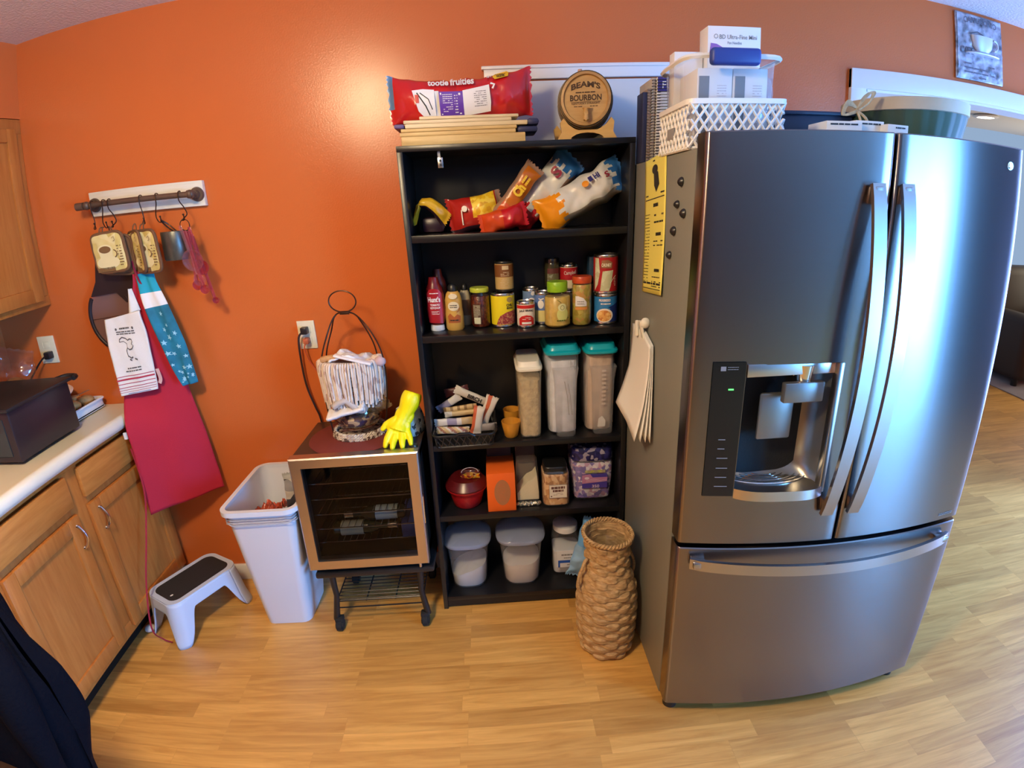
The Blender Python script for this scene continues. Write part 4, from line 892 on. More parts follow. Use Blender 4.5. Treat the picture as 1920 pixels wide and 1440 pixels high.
# cereal keepers
def keeper(name,label,x0,x1,y0,y1,h,bm_,lidm,contm,fill,open_=.0,neck=False,lidh=.03):
    t=thing(name,label,'container',((x0+x1)/2,(y0+y1)/2,z3),'plastic cereal containers')
    cx,cy_=(x0+x1)/2,(y0+y1)/2; w=(x1-x0)/2; d=(y1-y0)/2
    pr=[(.001,0),(.80*w,0),(.86*w,.006)]
    pr+=[(.90*w,h*.30),(.94*w,h*.62)]+([(.955*w,h*.70),(1.0*w,h*.76)] if neck else [])+[(1.0*w,h-lidh)]
    b=B(); cf=cy_+(.014 if neck else 0); df=d-(.014 if neck else 0)
    b.lathe((cx,cf,z3),pr,48,sy=df/w,n=6)
    if neck: b.lathe((cx+.008,y0+.030,z3),[(.001,0),(.034,0),(.038,.006),(.040,h*.3),(.043,h*.62),(.048,h*.72),(.050,h*.76)],32,n=5,sy=.78)
    part('tub',b,bm_,t)
    if contm:
        b=B(); b.lathe((cx,cy_,z3),[(.001,.004),(.78*w,.004),(.84*w,.01),(.88*w,h*fill*.7),(.90*w,h*fill-.012),(.6*w,h*fill),(.001,h*fill+.008)],40,sy=(d-(.016 if neck else 0))/w,n=5,wob=lambda a,zz:.0015*math.sin(a*9+zz*90)); part('contents',b,contm,t)
    b=B(); b.lathe((cx,cy_,z3+h-lidh),[(1.0*w,-.004),(1.06*w,-.002),(1.07*w,.006),(1.03*w,.010),(.95*w,.012),(.92*w,.020),(.90*w,lidh-.006),(.86*w,lidh),(.001,lidh)],48,sy=d/w,n=6); part('lid',b,lidm,t)
    return t
k1=keeper('cereal_container','shortest cereal container, white lidded and nearly full of beige crumbs',.082,.180,-.283,-.06,.318,M['frostw'],M['offwhite'],flat('beige_crumbs',(.52,.42,.26),.8,bump=1,bscale=120,var=.2,vscale=50),.80)
wf=flat('white_bag_inside',(.62,.66,.75),.6,bump=.8,bscale=25,var=.12,vscale=25)
k2=keeper('cereal_container','tall middle container with a turquoise lid holding a white paper packet',.196,.328,-.275,-.045,.372,M['frost'],M['teal'],wf,.86,neck=True)
S=S_plane((.262,-.272,z3),(1,0,0),(0,0,1))
b=B(); d_line(b,S,[(.004,.23),(.014,.17),(.020,.09)],.003,-.006); d_line(b,S,[(.018,.22),(.026,.17),(.032,.09)],.002,-.006); part('printed_tape',b,M['greyink'],k2)
k3=keeper('cereal_container','tall container with a turquoise lid and tan packet, nearest the refrigerator',.348,.470,-.265,-.04,.366,M['frost'],M['teal'],flat('tan_packet_inside',(.55,.44,.36),.6,bump=.8,bscale=25,var=.12,vscale=18),.90,neck=True)
S=S_plane((.409,-.262,z3),(1,0,0),(0,0,1))
b=B()
for k in range(9): d_rect(b,S,.002,.018,.12+.017*k,.129+.017*k,-.0095-.001*(k<3),nx=2)
part('faint_print',b,flat('faint_peach_print',(.72,.60,.50),.6),k3)
b=B(); d_poly(b,S,[(-.014,.03),(.016,.03),(.018,.055),(.004,.075),(-.010,.065)],-.005); part('torn_corner',b,M['paper'],k3)

# ---------------------------------------------------------------- fourth shelf
z4=SHZ[4]
t=thing('red_bowl','red plastic lidded bowl with a candy packet on its dark lid','bowl',(-.145,-.19,z4))
rb_=flat('red_plastic_bowl',(.42,.012,.015),.28)
b=B(); b.lathe((-.145,-.19,z4),[(.001,0),(.052,0),(.058,.006),(.070,.05),(.076,.072),(.086,.080),(.088,.088),(.080,.092)],40); part('bowl',b,rb_,t)
b=B(); b.lathe((-.145,-.19,z4+.090),[(.088,.0),(.089,.006),(.070,.030),(.064,.036),(.001,.038)],40); part('lid',b,flat('dark_red_lid',(.10,.006,.008),.3),t)
b=B(); k=b.n()
o,S=bag('candy_packet','small clear packet of orange and yellow candy on the red bowl','packet',.075,.055,.024,T(-.125,-.225,z4+.152)@RX(20),[speck('candy_mix',[(.85,.55,.03),(.75,.20,.02),(.25,.03,.02),(.8,.7,.3)],75,.25),clear('clear_wrap',(.9,.85,.85),.1,.1,(.5,.3,.3))],lambda u,c,f:0 if c<.55 else 1,4,.004,ns=24,nf=20)
b=B(); b.tube([(-.125+.034*math.cos(a),-.238,z4+.168+.020*math.sin(a)) for a in [PI*k/14 for k in range(15)]],.0016,6); single('bread_clip_ring','thin pale ring arching over the candy packet','ring',b,flat('pale_mauve',(.45,.38,.40),.4))
t=thing('orange_box','bright orange carton with a brown oval standing on the fourth shelf','carton',(.0,-.21,z4))
b=B(); b.box((-.058,.058),(-.275,-.10),(z4,z4+.172),.002); part('carton',b,M['orange'],t)
S=S_plane((0,-.275,z4),(1,0,0),(0,0,1))
b=B(); d_ell(b,S,.004,.086,.033,.058,.0008,40,4,a0=0,a1=2*PI); part('oval_panel',b,flat('brown_orange_oval',(.42,.17,.07),.6),t)
b=B(); d_scribble(b,S,-.010,.016,.125,14,.006,.0016,3,.7,.0014); part('print',b,flat('rust_print',(.55,.15,.05),.6),t)
b=B(); b.box((-.055,.050),(-.12,-.045),(z4+.0,z4+.240),.003); single('dark_carton','dark maroon carton standing behind the orange carton','carton',b,flat('dark_maroon_card',(.035,.010,.012),.5))
b=B(); b.box((.066,.150),(-.15,-.045),(z4,z4+.235),.003); single('dark_carton','dark maroon carton standing behind the flour bag','carton',b,flat('dark_maroon_card2',(.030,.010,.012),.5))
t=thing('flour_bag','clear bag slumped with pale flour and a silvery hem beside the orange carton','bag',(.115,-.2,z4))
b=B(); b.prism([(.066,0),(.156,0),(.156,.030),(.150,.115),(.135,.095),(.110,.083),(.085,.055),(.066,.032)],Matrix(((1,0,0,0),(0,0,1,-.235),(0,1,0,z4+.022),(0,0,0,1))),.07); part('flour',b,flat('pale_flour',(.78,.72,.48),.9,bump=.4,bscale=150),t,smooth=60)
b=B(); b.lathe((.110,-.205,z4+.003),[(.001,0),(.046,.0),(.050,.012),(.047,.15),(.043,.19)],32,sy=.85,n=5); part('clear_bag',b,M['plastic'],t)
b=B(); b.tube([(lerp(.064,.158,k/20),-.247-.003*math.sin(k*2.1),z4+.010+.004*math.sin(k*1.7)) for k in range(21)],.008,8); part('foil_hem',b,flat('silver_foil',(.6,.6,.5),.25,metal=.8,bump=1,bscale=120),t)
nut=speck('mixed_nuts',[(.52,.27,.10),(.66,.38,.16),(.38,.17,.06),(.74,.50,.26)],85,.4,stretch=(1,1,.6))
t,S=jar('nut_jar',.226,-.215,z4,.056,.178,'square clear jar of mixed nuts with a black lid',M['blackpl'],M['plastic'],nut,.86,.030,n=5,sh=.80)
S=S_plane((.232,-.2735,z4),(1,0,.02),(0,0,1))
b=B(); b.box((.196,.268),(-.2745,-.2732),(z4+.045,z4+.105)); lb=part('paper_label',b,flat('ivory_label',(.74,.70,.60),.6),t)
b=B(); d_line(b,S,[(-.036,.046),(.036,.046),(.036,.104),(-.036,.104)],.0014,.0012,closed=True); d_scribble(b,S,-.028,.028,.092,1,.01,.011,35,1,.0012); d_scribble(b,S,-.022,.022,.078,1,.01,.010,36,1,.0012); d_scribble(b,S,-.02,.02,.066,2,.006,.0014,2,.9,.0012); d_ell(b,S,-.028,.054,.003,.003,.0012); part('lettering',b,flat('brown_ink',(.12,.05,.04),.6),lb)
# candy jar
cs=speck('twist_wrapped_mints',[(.75,.68,.82),(.35,.24,.60),(.88,.85,.90),(.62,.38,.55),(.20,.16,.45)],62,.3)
t=thing('candy_jar','big square clear jar of purple and white wrapped candies marked 350','jar',(.382,-.165,z4))
b=B(); b.lathe((.382,-.165,z4),[(.001,0),(.070,0),(.078,.008),(.084,.10),(.088,.170),(.084,.19)],40,sy=.85,n=6); part('plastic_body',b,M['plastic'],t)
b=B(); b.lathe((.382,-.165,z4),[(.001,.004),(.066,.004),(.075,.012),(.081,.10),(.084,.165),(.080,.172),(.001,.180)],60,sy=.85,n=6,wob=lambda a,zz:.0022*math.sin(a*31+zz*300)+.0015*math.sin(a*17-zz*170)); part('candies',b,cs,t)
b=B(); b.lathe((.382,-.165,z4+.175),[(.084,.008),(.088,.014),(.086,.062),(.080,.068),(.001,.068)],40,sy=.85,n=5); part('lid',b,speck('navy_candy_print',[(.015,.015,.09),(.02,.02,.13),(.03,.03,.18),(.35,.33,.45),(.015,.015,.08)],70,.35),t)
S=lambda s,tt,off=0: V((.382+s,-.165-.0715-.025*(tt-.0)*.85*.85-off-.0012,z4+tt))
b=B(); d_rect(b,S,-.046,.058,.062,.128,.002); part('blue_label',b,flat('violet_blue_label',(.07,.05,.34),.4),t)
b=B(); d_poly(b,S,[(-.046,.085),(-.046,.125),(-.012,.128),(-.002,.112),(.058,.112),(.058,.092),(.0,.088)],.0032); part('pink_label',b,flat('mauve_pink_label',(.48,.22,.40),.4),t)
b=B(); d_rect(b,S,-.034,.050,.133,.146,.0030); part('green_strip',b,speck('yellow_green_strip',[(.42,.44,.10),(.55,.56,.25),(.35,.33,.20)],90,.5),t)
b=B(); d_text(b,S,'350',.010,.072,.030,.013,.0045,bold=.02); d_line(b,S,[(-.03,.10),(.0,.104),(.03,.098),(.055,.102)],.0012,.0045); d_line(b,S,[(-.03,.094),(.0,.098),(.03,.092),(.055,.096)],.0012,.0045); d_ell(b,S,-.026,.110,.010,.006,.004); part('lettering',b,flat('pale_pink_print',(.75,.62,.75),.5),t)

# ---------------------------------------------------------------- bottom shelf
z5=SHZ[5]
def tub(x,y,w,h,label,fillm,fh,skew):
    t=thing('storage_tub',label,'tub',(x,y,z5),'oval lidded tubs on the bottom shelf')
    b=B(); b.lathe((x,y,z5),[(.001,0),(w*.66,0),(w*.72,.012),(w*.80,h*.5),(w*.88,h*.80),(w*.93,h*.84)],48,sy=.95,n=3); part('tub_body',b,M['frost'],t)
    b=B(); k=b.n(); b.lathe((x,y,z5),[(.001,.004),(w*.63,.004),(w*.69,.014),(w*.74,fh)]+[(.001,fh+.004)],40,sy=.95,n=3)
    for i in range(k,b.n()):
        p=b.v[i]
        if p.z>z5+fh-.01: p.z+=skew*(p.x-x)+.006*nz(p.x*30,p.y*30,1)
    part('flour',b,fillm,t)
    b=B(); b.lathe((x,y,z5),[(w*.93,h*.82),(w*.99,h*.83),(w*1.0,h*.86),(w*.95,h*.89),(w*.60,h*.93),(.001,h*.94)],48,sy=.95,n=3); part('lid',b,clear('frosted_lid',(.9,.92,.95),.2,.72,(.45,.52,.70)),t)
tub(-.160,-.170,.104,.262,'oval frosted tub with a low slanted heap of white sugar',flat('white_sugar',(.75,.75,.70),.9),.085,.35)
tub(.072,-.170,.108,.268,'oval frosted tub nearly half full of white flour in the middle of the bottom shelf',flat('white_flour',(.78,.76,.72),.9),.105,.10)
t=thing('salt_jar','square clear jug of white sweetener with a white screw lid and blue label','jar',(.277,-.13,z5))
b=B(); b.lathe((.277,-.135,z5),[(.001,0),(.056,0),(.062,.008),(.062,.175),(.058,.190),(.050,.200),(.048,.21)],40,n=6,sy=.9); part('jug',b,M['plastic'],t)
b=B(); b.lathe((.277,-.135,z5),[(.001,.004),(.054,.004),(.0595,.01),(.0595,.115),(.001,.120)],40,n=6,sy=.9); part('contents',b,flat('white_powder',(.78,.82,.88),.8),t)
b=B(); b.lathe((.277,-.135,z5+.205),[(.052,0),(.055,.003),(.055,.026),(.050,.030),(.001,.030)],40); part('lid',b,M['whitepl'],t)
b=B(); b.box((.230,.322),(-.1935,-.1912),(z5+.038,z5+.125)); lb=part('paper_label',b,M['whitepl'],t)
S=S_plane((.276,-.1935,z5),(1,0,0),(0,0,1))
b=B(); d_rect(b,S,-.040,.046,.062,.076); d_rect(b,S,-.040,-.032,.040,.062); d_rect(b,S,.038,.046,.040,.062); part('blue_print',b,flat('royal_blue_print',(.02,.10,.50),.5),lb)
b=B(); d_scribble(b,S,-.025,.025,.104,1,.01,.008,37,1); d_scribble(b,S,-.014,.018,.088,1,.01,.005,38,1); d_scribble(b,S,.0,.022,.052,1,.01,.006,39,1); part('lettering',b,M['greyink'],lb)
bl=flat('blue_plastic_bag',(.16,.45,.92),.35)
o,S=bag('blue_bag','crumpled bright blue plastic bag wedged behind the woven basket','bag',.30,.12,.06,T(.362,-.225,z5+.158)@RY(-74),[bl,flat('light_blue_bag',(.30,.55,.90),.35)],lambda u,c,f:1 if (u<.55) else 0,41,.012,zig=.005)
# ---------------------------------------------------------------- woven seagrass vase on the floor
VX,VY=.376,-.53
VS=.845
prof=[(r,z*VS) for r,z in [(.078,0),(.098,.01),(.106,.06),(.110,.14),(.112,.22),(.110,.30),(.105,.36),(.090,.41),(.080,.45),(.079,.52),(.084,.575),(.090,.600)]]
def pr_at(z):
    for k in range(len(prof)-1):
        if prof[k][1]<=z<=prof[k+1][1]: return lerp(prof[k][0],prof[k+1][0],(z-prof[k][1])/(prof[k+1][1]-prof[k][1]))
    return prof[-1][0]
t=thing('woven_vase','tall woven seagrass vase with side handles on the floor beside the refrigerator','basket',(VX,VY,0))
b=B(); NS=168; nst=14; rows=[]; zs=[.6*VS*k/168 for k in range(169)]
vs=[];fs=[]
for z in zs:
    rw=z/.0235; ri=math.floor(rw); f=rw-ri
    for i in range(NS):
        a=2*PI*i/NS; st=a*nst/(2*PI); si=math.floor(st); g=st-si
        over=1 if (ri+si)%2 else -1
        r=pr_at(z)+.0048*over*math.sin(PI*g)**.6*min(1,math.sin(PI*f)*2.2)+.0016*nz(ri*3.7,si*2.1,g)-(.004 if (f<.10 or f>.90) else 0)
        vs.append((VX+r*math.cos(a),VY+r*math.sin(a),z+.0015*nz(a*3,ri)))
for k in range(len(zs)-1):
    for i in range(NS): j=(i+1)%NS; fs.append((k*NS+i,k*NS+j,(k+1)*NS+j,(k+1)*NS+i))
fs.append(tuple(range(NS-1,-1,-1))); b.add(vs,fs); part('woven_body',b,M['basket'],t,smooth=50)
b=B(); b.lathe((VX,VY,0),[(.083,.507),(.079,.456),(.074,.42),(.074,.37),(.09,.34)],60,wob=lambda a,z:.0015*math.sin(a*14),cap=False); part('inner_wall',b,M['basket'],t)
b=B()
for ph in (0,1): b.tube([(VX+(.087+.004*math.cos(a*22+PI*ph))*math.cos(a),VY+(.087+.004*math.cos(a*22+PI*ph))*math.sin(a),.507+.005*math.sin(a*22+PI*ph)) for a in [2*PI*k/220 for k in range(220)]],.0045,6,closed=True)
part('braided_rim',b,M['basket'],t)
for sx_,ang in ((-1,200),(1,20)):
    b=B(); c,s=math.cos(R(ang)),math.sin(R(ang)); pts=[]
    for k in range(17):
        u=k/16; z=lerp(.29,.425,u); r=pr_at(z)+.005+.026*math.sin(PI*u); pts.append((VX+r*c,VY+r*s,z))
    b.tube(pts,.0055,8); part('handle',b,M['basket'],t)
b=B(); b.lathe((VX,VY,-.085),[(.001,.515),(.030,.512),(.055,.520),(.064,.535),(.066,.562),(.062,.562),(.058,.54),(.03,.522),(.001,.525)],40,cap=False); part('glass_liner',b,M['glass'],t)
# ================================================================== COAT RACK AND WHAT HANGS FROM IT
t=thing('hook_rack','whitewashed board with a brown iron pipe rail and hooks screwed to the orange wall','rack',(-1.286,-.01,1.697))
b=B(); b.box((-1.522,-1.050),(-.022,-.001),(1.699,1.791),.002); part('board',b,M['ivory'],t)
PY_,PZ=-.075,1.742
b=B(); b.tube([(-1.52,PY_,PZ),(-1.075,PY_,PZ)],.0105,16); b.cyl((-1.545,PY_,PZ),(-1.512,PY_,PZ),.0145,seg=16); b.cyl((-1.085,PY_,PZ),(-1.066,PY_,PZ),.0145,seg=16); b.ball((-1.075,PY_,PZ),.016); b.ball((-1.50,PY_,PZ),.016)
part('pipe_rail',b,M['pipe'],t)
for x in (-1.50,-1.075):
    b=B(); b.cyl((x,-.03,PZ),(x,PY_,PZ),.011,seg=16); b.cyl((x,-.022,PZ),(x,-.031,PZ),.027,.024,28); b.cyl((x,-.03,PZ),(x,-.046,PZ),.016,.0145,20)
    part('flange',b,M['pipe'],t)
HX=[-1.475,-1.425,-1.40,-1.27,-1.205,-1.115]
for i,x in enumerate(HX):
    b=B(); tw=.012*math.sin(i*2.1)
    pts=[(x+tw,PY_+.013,PZ-.008),(x,PY_+.006,PZ+.013),(x,PY_-.012,PZ+.008),(x,PY_-.013,PZ-.02),(x-tw,PY_-.006,PZ-.045),(x-tw*1.5,PY_-.004,PZ-.07),(x-.004,PY_-.010,PZ-.088),(x+.012,PY_-.022,PZ-.088),(x+.016,PY_-.030,PZ-.072)]
    b.tube(smooth_path(pts,5),.0021,8); b.ball((x+.016,PY_-.031,PZ-.07),.004,seg=8); part('hook',b,M['wirem'],t)
HZ=PZ-.088
# potholders: quilted squares with a printed coffee cup
cream=speck('coffee_print_cream',[(.66,.57,.20),(.72,.64,.28),(.60,.50,.16),(.75,.68,.34)],26,.8); brn=flat('brown_binding',(.16,.075,.03),.8)
cupc=flat('pale_cup_print',(.78,.73,.42),.8); cofm=flat('coffee_print',(.20,.11,.04),.8)
def potholder(cx,cy_,cz,w,h,yaw,roll,label,loopx,full=True,plain=False):
    t=thing('potholder',label,'potholder',(cx,cy_,cz-h/2),'coffee print potholders on the hook rack')
    MX=T(cx,cy_,cz)@RZ(yaw)@RY(roll)
    def sq(s,t_,n=5): return None
    b=B(); K=20
    def surf(y):
        def f(u,v):
            X,Z=lerp(-1,1,u),lerp(-1,1,v); k=(abs(X)**6+abs(Z)**6)**(1/6); m=max(abs(X),abs(Z),1e-6); q=m/max(k,1e-6)
            X*=q;Z*=q
            return MX@V((X*w/2*.955,y*(1-.5*m**6)+.0015*math.sin(X*9)*math.sin(Z*9),Z*h/2*.955))
        return f
    b.grid(surf(-.007),K,K); b.grid(surf(.007),K,K)
    part('quilted_face',b,brn if plain else cream,t,smooth=60)
    b=B(); pts=[]
    for k in range(64):
        a=2*PI*k/64; c,s=math.cos(a),math.sin(a); q=(abs(c)**6+abs(s)**6)**(-1/6); pts.append(MX@V((c*q*w/2*.965,0,s*q*h/2*.965)))
    b.tube(pts,.0062,8,closed=True); part('binding',b,brn,t)
    S=lambda s,tt,off=0: MX@V((s,-.0075-off,tt))
    if not plain:
        b=B(); d_ell(b,S,-.010,-.036,.052,.024,.001,32); d_poly(b,S,[(-.045,.012),(.022,.012),(.016,-.025),(-.002,-.040),(-.022,-.040),(-.038,-.025)],.0014); d_ell(b,S,-.012,.012,.034,.019,.0018,32); part('cup_print',b,cupc,t)
        b=B(); d_ell(b,S,-.012,.012,.027,.013,.0024,32); d_line(b,S,[(.022+.016*math.cos(a),-.006+.014*math.sin(a)) for a in [-1.3+2.6*k/10 for k in range(11)]],.004,.002); d_rect(b,S,-w/2*.9,.014,-h/2*.92,-h/2*.92+.016,.001); d_line(b,S,[(.03,.05),(.04,.055),(.042,.042),(.034,.038)],.002,.002); d_scribble(b,S,.042,.062,.02,8,.010,.004,4,.8,.002); part('coffee_print',b,cofm,t)
    b=B(); top=MX@V((loopx,0,h/2*.96)); b.tube(smooth_path([top+V((-.008,0,0)),top+V((-.006,.008,.02)),V((top.x,PY_-.012,HZ+.002)),top+V((.006,.008,.02)),top+V((.008,0,0))],5),.0022,6); part('hanging_loop',b,brn,t)
potholder(-1.412,-.115,1.562,.150,.150,-6,-3,'square yellow potholder printed with a coffee cup, frontmost on the rack',-.02)
potholder(-1.405,-.088,1.550,.150,.150,-3,4,'plain brown backed potholder hanging behind the foremost printed one',-.015,plain=True)
potholder(-1.318,-.088,1.553,.145,.155,-42,-2,'potholder turned nearly edge on between the two others',.02)
potholder(-1.262,-.118,1.552,.140,.158,-22,-2,'half turned yellow potholder with a coffee cup print beside the dark metal cup',.0)
# tin measuring cup
t=thing('metal_cup','dark grey metal measuring cup hanging upside down from the hook rack','cup',(-1.158,-.09,1.51))
tin=flat('weathered_pewter',(.12,.125,.11),.38,metal=.7,var=.25,vscale=20)
b=B(); b.lathe((-1.158,-.085,1.512),[(.047,0),(.0495,.003),(.049,.098),(.047,.104),(.001,.105)],36,cap=False); b.lathe((-1.158,-.085,1.512),[(.047,0),(.046,.1),(.001,.101)],36,cap=False); part('cup_body',b,tin,t)
b=B(); b.tube(smooth_path([(-1.158,-.085,1.615),(-1.18,-.085,1.632),(-1.190,PY_-.028,HZ+.004),(-1.175,-.085,1.642),(-1.150,-.085,1.617)],6),.003,8); part('wire_handle',b,M['wirem'],t)
# clear and pink measuring scoops on a ring
t=thing('measuring_scoops','cluster of clear and pink plastic measuring spoons on a ring, last on the rack','measuring spoons',(-1.10,-.09,1.36))
cp_=clear('clear_pinkish_plastic',(.95,.80,.86),.05,.10,(.8,.5,.6),gl=.3); pk=clear('pink_plastic',(.90,.50,.55),.08,.38,(.60,.13,.18),gl=.25)
b=B(); b.tube([(-1.105+.018*math.cos(a),-.098,1.635+.020*math.sin(a)) for a in [2*PI*k/20 for k in range(20)]],.0016,6,closed=True); part('ring',b,M['wirem'],t)
def scoop(cx,cz,r,tilt,m,hl,d=.02,y=-.10):
    b=B(); k=b.n(); b.lathe((0,0,0),[(.001,-d),(r*.7,-d*.85),(r,-d*.2),(r*1.04,0),(r*.97,0),(r*.66,-d*.75),(.001,-d*.9)],28); 
    b.xf(Matrix.Rotation(R(90),4,'X')@RZ(0),k); b.box((-.006,.006),(-.002,.002),(r*.9,r+hl),.0015)
    b.xf(T(cx,y,cz)@RY(tilt),k); part('scoop',b,m,t)
scoop(-1.082,1.508,.038,-10,cp_,.09,.022,-.135); scoop(-1.066,1.480,.028,-6,pk,.12,y=-.115); scoop(-1.075,1.435,.022,-6,cp_,.16,y=-.13); scoop(-1.092,1.415,.018,2,pk,.18,y=-.12); scoop(-1.062,1.400,.017,-8,pk,.20,y=-.13); scoop(-1.045,1.352,.012,-9,pk,.24,y=-.10)
# black rimmed mesh splatter guard
t=thing('mesh_guard','black rimmed round mesh splatter guard hanging against the orange wall','splatter guard',(-1.51,-.035,1.18))
cx,cz,r=-1.518,1.302,.118
b=B(); pts=[]
for k in range(49):
    a=R(140)+R(260)*k/48; pts.append((cx+.012*0+r*math.cos(a)*.85,-.035,cz+r*math.sin(a)*1.1))
outl=[(p[0],p[2]) for p in pts]
neckL=[(-1.592,1.40),(-1.555,1.45),(-1.530,1.52)]; neckR=[(-1.385,1.52),(-1.395,1.44),(-1.405,1.38)]
poly=outl+neckR[::-1]+neckL[::-1]
b.tube(pts,.008,10); 
b.prism([(-1.592,1.392),(-1.475,1.402),(-1.440,1.36),(-1.405,1.385),(-1.392,1.44),(-1.382,1.54),(-1.535,1.54),(-1.556,1.45)],Matrix(((1,0,0,0),(0,0,1,-.042),(0,1,0,0),(0,0,0,1))),.010); part('rim',b,flat('black_iron',(.02,.012,.016),.45),t)
b=B()
def disc(u,v): a=2*PI*v; return V((cx+r*.85*u*math.cos(a),-.035,cz+r*1.1*u*math.sin(a)))
b.grid(disc,6,48); part('mesh_screen',b,clear('dark_fine_mesh',(.55,.5,.5),.5,.50,(.38,.28,.28)),t)
b=B(); b.tube([(cx-.09,-.037,1.300),(cx+.05,-.037,1.312)],.0013,6); part('cross_wire',b,M['tin'],t)
# ---- cloths. edge curves in the room, folds between them
def cloth(name,label,cat,Lc,Rc,mat,nu=22,nv=60,fold=.012,nf=2.5,seed=0,zone=None,th=.003,bow=0,fn=None):
    def at(c,v):
        f=v*(len(c)-1); i=min(int(f),len(c)-2); g=f-i; return V(c[i]).lerp(V(c[i+1]),g)
    Ls=smooth_path(Lc,8); Rs=smooth_path(Rc,8)
    def f(u,v,off=0):
        a=at(Ls,v);c=at(Rs,v); p=a.lerp(c,u); e=math.sin(PI*u)
        p.y-=fold*(.5+.5*math.sin(2*PI*nf*u+seed+v*1.2))*(.3+.7*v)+bow*e+off+.004*nz(u*4+seed,v*6)
        return p
    b=B(); b.grid(lambda u,v:f(u,v),nu,nv,zone=zone)
    o=single(name,label,cat,b,mat,solid=th,smooth=70); return o,f
Lc=[(-1.380,-.075,1.60),(-1.355,-.09,1.46),(-1.42,-.11,1.23),(-1.485,-.13,1.006),(-1.468,-.195,.891),(-1.462,-.20,.778),(-1.466,-.205,.500)]
Rc=[(-1.345,-.075,1.60),(-1.318,-.06,1.46),(-1.285,-.06,1.367),(-1.266,-.05,1.056),(-1.238,-.045,.813),(-1.225,-.045,.66),(-1.217,-.045,.530)]
ap,_=cloth('red_apron','plain crimson cotton apron hanging from the rack down past the worktop','apron',Lc,Rc,M['crimson'],30,70,.012,1.6,1.0)
b=B(); b.tube(smooth_path([(-1.35,-.085,1.60),(-1.335,-.10,1.47),(-1.30,-.09,1.36),(-1.282,-.08,1.30)],6),0,flat=(.008,.0015,(0,-1,0))); part('neck_strap',b,flat('dark_crimson_tape',(.22,.01,.04),.8),ap)
b=B(); b.tube(smooth_path([(-1.475,-.20,.80),(-1.455,-.225,.62),(-1.450,-.30,.46),(-1.448,-.40,.28),(-1.450,-.455,.11),(-1.44,-.43,.03),(-1.405,-.425,.006)],8),0,flat=(.007,.0015,(0,-1,0))); part('waist_tie',b,flat('red_tape',(.36,.02,.05),.8),ap)
b=B(); b.box((-1.482,-1.470),(-.212,-.204),(.845,.872)); part('care_tag',b,M['paper'],ap)
# turquoise towel with a white band and stars
tq=flat('turquoise_cotton',(.01,.36,.52),.8,bump=.2,bscale=300); tqd=flat('deep_turquoise_cotton',(.008,.17,.27),.75,bump=.25,bscale=80,var=.35,vscale=14)
Lc=[(-1.375,-.060,1.60),(-1.362,-.062,1.50),(-1.340,-.092,1.44),(-1.318,-.115,1.34),(-1.288,-.115,1.20),(-1.27,-.110,1.11),(-1.245,-.105,1.022)]
Rc=[(-1.33,-.060,1.60),(-1.292,-.058,1.50),(-1.268,-.085,1.44),(-1.236,-.095,1.35),(-1.208,-.090,1.20),(-1.198,-.088,1.11),(-1.196,-.086,1.028)]
tw,F=cloth('turquoise_towel','turquoise hanging towel with a white band and scattered pale stars','towel',Lc,Rc,[tq,flat('white_cotton',(.80,.80,.78),.85),tqd],20,70,.010,1.5,.4,zone=lambda u,v:(0 if v<.42 else 1 if v<.50 else 2))
b=B(); rn=random.Random(5)
SF2=lambda s,tt,off=0: F(min(1,max(0,s)),min(1,max(0,tt)),.004+off)
for k in range(22):
    u,v=rn.uniform(.12,.9),rn.uniform(.53,.97); q=rn.uniform(.8,1.9); st=[]
    for j in range(10): a=PI*j/5+k; rr_=(.085 if j%2==0 else .035)*q; st.append((u+rr_*math.cos(a),v+rr_*.14*math.sin(a)))
    cx_=u; 
    vs=[SF2(u,v)]+[SF2(*p) for p in st]; b.add(vs,[(0,1+j,1+(j+1)%10) for j in range(10)])
part('star_print',b,flat('pale_blue_print',(.30,.62,.72),.8),tw)
# white kitchen towel with drawing and stripes
wt=flat('white_terry',(.80,.79,.74),.9,bump=.4,bscale=400)
Lc=[(-1.490,-.125,1.311),(-1.494,-.13,1.25),(-1.487,-.145,1.18),(-1.480,-.155,1.09),(-1.474,-.165,1.012)]
Rc=[(-1.345,-.115,1.335),(-1.338,-.115,1.25),(-1.337,-.118,1.187),(-1.338,-.120,1.10),(-1.342,-.125,1.021)]
tw,F=cloth('white_towel','white dish towel printed with a small squirrel drawing and red stripes along its hem','towel',Lc,Rc,wt,26,50,.006,1.2,2.0,th=.008)
SF3=lambda s,tt,off=0: F(min(1,max(0,s)),min(1,max(0,tt)),.0062+off)
b=B()
for v,h in ((.765,.007),(.80,.018),(.845,.007),(.885,.007),(.915,.006),(.945,.006)): b.grid(lambda u,q:SF3(u,v+h*(q-.5)+.012*(u-.5)*0),26,1)
part('red_stripes',b,flat('stripe_red',(.45,.04,.07),.85),tw)
b=B(); b.grid(lambda u,q:SF3(lerp(.22,.85,u),.975+.014*(q-.5)),20,1); part('blue_stripe',b,flat('stripe_blue',(.30,.30,.50),.85),tw)
b=B(); S=lambda s,tt,off=0: SF3(.5+s,.45-tt,off)
d_scribble(b,S,-.14,.12,.275,1,.02,.018,3,.9,0); d_scribble(b,S,-.24,.24,.235,2,.028,.014,6,.95,0)
d_scribble(b,S,-.22,.22,-.235,2,.03,.013,8,.95,0)
d_line(b,S,[(-.20,.09),(-.19,.13),(-.12,.16),(-.03,.14),(.02,.11),(.07,.13),(.12,.12),(.13,.08),(.10,.05),(.14,.02),(.09,-.02),(.02,-.03),(-.03,.0),(-.06,-.04),(-.05,-.10),(.02,-.13),(.07,-.12)],.018,0)
